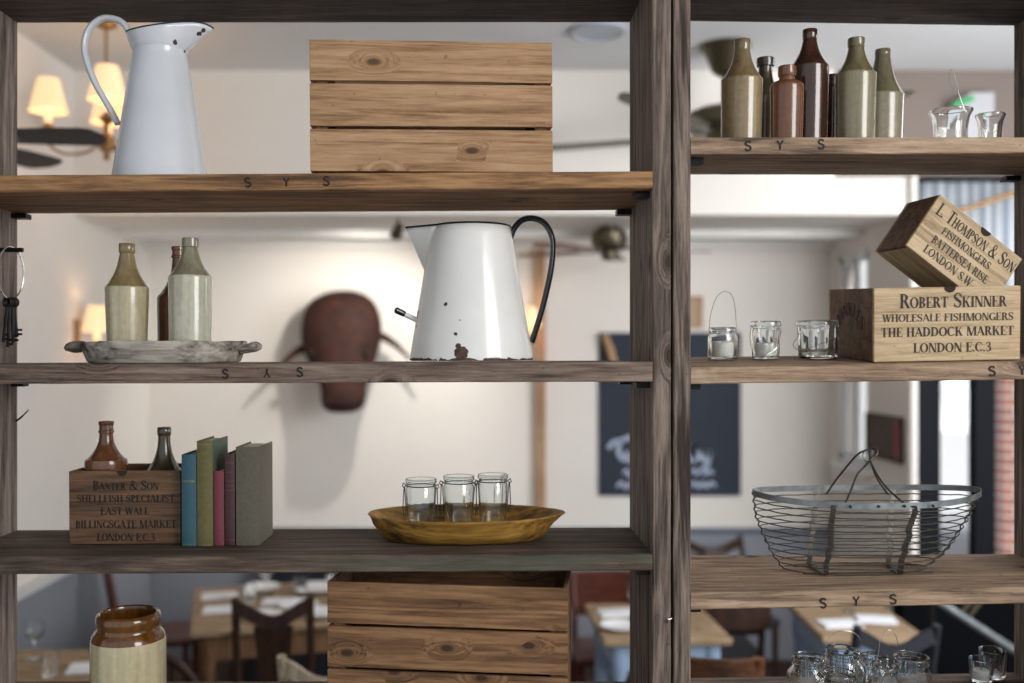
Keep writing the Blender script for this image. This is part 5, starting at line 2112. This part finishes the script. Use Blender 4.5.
# ------------------------------------------------------------------ ceiling fans
def fan(label, hub, blade_len, angles, blade_w, blade_mat, motor_r, ceil_z, canopy_r, blade_tilt=.16):
    o = thing('ceiling_fan', label, 'fan', hub)
    up = ceil_z - hub[2]
    mb = MB()
    mb.lathe([(canopy_r, up - .001), (canopy_r, up - .012), (canopy_r * .82, up - .03), (canopy_r * .5, up - min(.13, up * .35)), (canopy_r * .28, up - min(.15, up * .42))], 32)
    obj('canopy', mb, M['fan_metal'], o, smooth=True)
    mb = MB()
    mb.tube([(0, 0, .06), (0, 0, up - .02)], .014, 10)
    obj('rod', mb, M['fan_metal'], o, smooth=True)
    mb = MB()
    r_ = motor_r
    mb.lathe([(r_ * .3, .10), (r_ * .75, .085), (r_, .06), (r_, .0), (r_ * .85, -.03), (r_ * .5, -.04), (r_ * .42, -.09), (r_ * .2, -.10)], 36)
    obj('motor', mb, M['fan_metal'], o, smooth=True)
    for a in angles:
        A = math.radians(a)
        Mx = Matrix.Rotation(A, 4, 'Z') @ Matrix.Rotation(blade_tilt, 4, 'X')
        mb = MB()
        x0 = motor_r * .8
        n = 14
        rings = []
        for i in range(n + 1):
            t = i / n
            x = x0 + .1 + (blade_len - x0 - .1) * t
            w = blade_w * (.72 + .28 * math.sin(min(1, t * 1.3) * PI / 2)) * (1 if t < .86 else math.sqrt(max(.04, 1 - ((t - .86) / .145) ** 2)))
            rings.append([Mx @ Vector(p) for p in ((x, -w / 2, -.045), (x, w / 2, -.045), (x, w / 2, -.038), (x, -w / 2, -.038))])
        mb.loft(rings)
        bl = obj('blade', mb, blade_mat, o)
        mb = MB()
        rings = [[Mx @ Vector(p) for p in ((x, -w, -.05), (x, w, -.05), (x, w, -.0455), (x, -w, -.0455))] for x, w in ((x0 - .03, .014), (x0 + .07, .018), (x0 + .14, .03), (x0 + .19, .012))]
        mb.loft(rings)
        obj('blade_iron', mb, M['fan_metal'], bl)
    return o


hx = px_x(725, 4.87)
fan('bronze ceiling fan with slim blades on a long rod, beyond the seven bottles', (hx, dY(4.87), 3.10), 1.0, (160, 232, 304, 16, 88), .12, M['fan_metal'], .19, ZT, .125, .03)
fan('small bronze ceiling fan with red brown blades, right of the rusty jug handle', (px_x(609, 5.75), dY(5.75), 2.625), .60, (4, 76, 148, 220, 292), .10, M['fan_red'], .105, ZS, .05, .1)
fan('ceiling fan with broad dark plum blades, only its blade tips showing by the left upright', (px_x(-62, 3.5), dY(3.5), 2.80), .58, (2, 74, 146, 218, 290), .16, M['fan_blade'], .12, ZT, .08, -.14)

# round ceiling speaker
mb = MB()
mb.lathe([(.135, -.0005), (.135, -.012), (.115, -.018), (.11, -.012), (.001, -.012)], 40)
M['speaker'] = plain('grey_ceiling_grille', 'a9b2bc', 0.4)
tag(obj('ceiling_speaker', mb, M['speaker'], None, smooth=True, loc=(px_x(598, 4.64), dY(4.64), ZT)), 'round flat grey ceiling speaker above the light pine crate', 'speaker')

# ------------------------------------------------------------------ chandelier and wall lamps
def lampshade(parent, c, r0, r1, h, seg=28):
    mb = MB()
    mb.lathe([(r1, 0), (r0, h), (r0 - .003, h), (r1 - .003, 0)], seg, close=False)
    mb.v = [tuple(Vector(v) + Vector(c)) for v in mb.v]
    # join inner and outer rims
    mb.f += [(3 * seg + i, 3 * seg + (i + 1) % seg, (i + 1) % seg, i) for i in range(seg)]
    mb.m += [0] * seg
    return obj('lamp_shade', mb, M['shade'], parent, smooth=True)


def candle_lamp(parent, c, r0=.046, r1=.083, h=.148, power=0.14, wpos=None):
    """c = base of the candle tube."""
    c = Vector(c)
    mb = MB()
    mb.lathe([(.012, -.05), (.03, -.035), (.034, -.02), (.016, -.012), (.016, 0)], 18)
    mb.v = [tuple(Vector(v) + c) for v in mb.v]
    cup = obj('candle_cup', mb, M['brass'], parent, smooth=True)
    mb = MB()
    mb.lathe([(.016, 0), (.016, .06), (.012, .065)], 16)
    mb.v = [tuple(Vector(v) + c) for v in mb.v]
    obj('candle_tube', mb, M['shade'], cup, smooth=True)
    mb = MB()
    mb.lathe([(.006, .066), (.016, .085), (.017, .1), (.009, .125), (.002, .14)], 16)
    mb.v = [tuple(Vector(v) + c) for v in mb.v]
    obj('bulb', mb, M['bulb'], cup, smooth=True)
    lampshade(parent, c + Vector((0, 0, .052)), r0, r1, h)
    w = parent.matrix_basis @ c if wpos is None else wpos
    lamp('candle_light', w + Vector((0, 0, .16)), power, (1.0, .72, .42), .02)


ch_d = 4.5
ch = thing('chandelier', 'brass chandelier with peach fabric shades, lit, behind the tall jug', 'chandelier', (px_x(106, ch_d), dY(ch_d), py_z(146, ch_d)))
mb = MB()
mb.lathe([(.004, -.065), (.014, -.05), (.008, -.035), (.03, -.015), (.036, .01), (.02, .04), (.012, .07), (.012, .25), (.02, .27), (.01, .29)], 24)
obj('hub', mb, M['brass'], ch, smooth=True)
mb = MB()
mb.tube([(0, 0, .28), (0, 0, ZT - ch.location.z - .02)], .006, 8)
obj('stem', mb, M['brass'], ch, smooth=True)
mb = MB()
mb.lathe([(.05, ZT - ch.location.z - .001), (.045, ZT - ch.location.z - .03), (.008, ZT - ch.location.z - .045)], 24)
obj('ceiling_rose', mb, M['brass'], ch, smooth=True)
for a, rr in ((183, .255), (108, .22), (292, .23), (20, .25), (62, .24)):
    A = math.radians(a)
    f = lambda q, z: (q * math.cos(A), q * math.sin(A), z)
    mb = MB()
    mb.tube(spline([f(.02, .02), f(rr * .35, -.03), f(rr * .75, -.035), f(rr, .01), f(rr, .055)], 6), .0065, 8)
    obj('arm', mb, M['brass'], ch, smooth=True)
    candle_lamp(ch, f(rr, .10))
# wall lamps: left wall beyond the dish, and by the timber upright
for (px, py, dd, wy, lb, sc) in ((97, 336, 5.33, None, 'small wall lamp with a peach shade, lit, behind the left bottle of the dish', 1.0), (530, 330, 6.35, 1, 'small lit wall lamp by the timber batten, behind the rusty jug handle', .9)):
    o = thing('wall_lamp', lb, 'wall lamp', (px_x(px, dd), dY(dd), py_z(py, dd)))
    candle_lamp(o, (0, 0, -.03), .045 * sc, .08 * sc, .14 * sc, 0.4)
    mb = MB()
    if wy is None:
        xw = XL - o.location.x
        mb.tube(spline([(xw + .012, 0, -.03), (xw + .06, 0, -.1), (-.02, 0, -.11), (0, 0, -.075)], 6), .006, 8)
        obj('arm', mb, M['brass'], o, smooth=True)
        obj('wall_plate', bx((xw + .0005, -.03, -.08), (xw + .014, .03, .09)), M['brass'], o, bevel=.004)
    else:
        yw = dY(DB) - o.location.y
        mb.tube(spline([(0, yw - .012, -.03), (0, yw - .05, -.1), (0, .02, -.1), (0, 0, -.075)], 6), .006, 8)
        obj('arm', mb, M['brass'], o, smooth=True)
        obj('wall_plate', bx((-.025, yw - .014, -.07), (.025, yw - .0005, .06)), M['brass'], o, bevel=.004)

# ------------------------------------------------------------------ striped blind and bamboo rod at the shop front
def stripe_mat():
    m, nt, b = new_mat('blue_white_striped_cloth')
    tc = N(nt, 'ShaderNodeTexCoord')
    sx = N(nt, 'ShaderNodeSeparateXYZ')
    nt.links.new(tc.outputs['Object'], sx.inputs[0])
    sn = math_node(nt, 'SINE', math_node(nt, 'MULTIPLY', sx.outputs[0], 2 * PI / .062))
    c = ramp(nt, math_node(nt, 'ADD', math_node(nt, 'MULTIPLY', sn, .5), .5), [(.35, rgb('f6f8fa')), (.6, rgb('c0ccd8'))])
    nt.links.new(c, b.inputs['Base Color'])
    b.inputs['Roughness'].default_value = .9
    tr_ = N(nt, 'ShaderNodeBsdfTranslucent')
    nt.links.new(c, tr_.inputs[0])
    ms = N(nt, 'ShaderNodeMixShader')
    ms.inputs[0].default_value = .6
    nt.links.new(b.outputs[0], ms.inputs[1])
    nt.links.new(tr_.outputs[0], ms.inputs[2])
    nt.links.new(ms.outputs[0], nt.nodes['Material Output'].inputs[0])
    return m


M['stripe'] = stripe_mat()
bl = thing('striped_blind', 'pale blue and white striped cloth blind hanging in the shop window', 'blind', (px_x(918, DF), dY(DF) - .03, 0))
mb = MB()
n = 90
x1 = px_x(1090, DF) - bl.location.x
zt2, zb2 = 2.90, py_z(335, DF)
for i in range(n + 1):
    x = x1 * i / n
    yy_ = .008 * math.sin(2 * PI * x / .124)
    mb.v += [(x, yy_, zb2), (x, yy_, zt2)]
mb.f = [(2 * i, 2 * i + 2, 2 * i + 3, 2 * i + 1) for i in range(n)]
mb.m = [0] * n
obj('cloth', mb, M['stripe'], bl, smooth=True, solid=.002)
obj('bottom_bar', bx((0, -.012, zb2 - .015), (x1, .012, zb2)), M['frame_white'], bl)
obj('head_rail', bx((0, -.02, zt2), (x1, .02, zt2 + .025)), M['frame_dark'], bl)
mb = MB()
p0, p1 = Vector((px_x(945, 5.2), dY(5.17), py_z(216, 5.2))), Vector((px_x(1050, 5.2), dY(5.17), py_z(181, 5.2)))
nn = 26
mb.tube([p0.lerp(p1, i / nn) for i in range(nn + 1)], [.013 if i % 4 else .016 for i in range(nn + 1)], 10)
M['bamboo'] = plain('amber_bamboo', 'a07a4c', 0.5, 0, 0.2, 30)
tag(obj('bamboo_pole', mb, M['bamboo'], None, smooth=True), 'slanting amber bamboo pole in front of the striped blind', 'pole')

# white box sign with a green edge, high on the shaded wall behind the pair of glasses
es = thing('exit_light', 'pale grey light box with a green bar on the shaded wall, behind the panelled glasses', 'light box', (px_x(965, DF), dY(DF), py_z(122, DF)))
ex = lambda px, py: (px_x(px, DF) - es.location.x, py_z(py, DF) - es.location.z)
mb = MB()
P_ = [ex(944, 142), ex(989, 142), ex(989, 95), ex(966, 95), ex(950, 103)]
mb.loft([[(a, y_, b) for a, b in P_] for y_ in (-.06, -.001)])
M['box_grey'] = plain('pale_grey_plastic', 'b4b4b8', 0.5)
obj('housing', mb, M['box_grey'], es, bevel=.006)
a, b = Vector(ex(945, 110)), Vector(ex(966, 101.5))
nrm_ = Vector((-(b - a).y, (b - a).x)).normalized() * .013
mb = MB()
P_ = [a - nrm_, b - nrm_, b + nrm_, a + nrm_]
mb.loft([[(q.x, y_, q.y) for q in P_] for y_ in (-.085, -.062)])
obj('green_bar', mb, plain('green_plastic', '1fa052', 0.4), es)
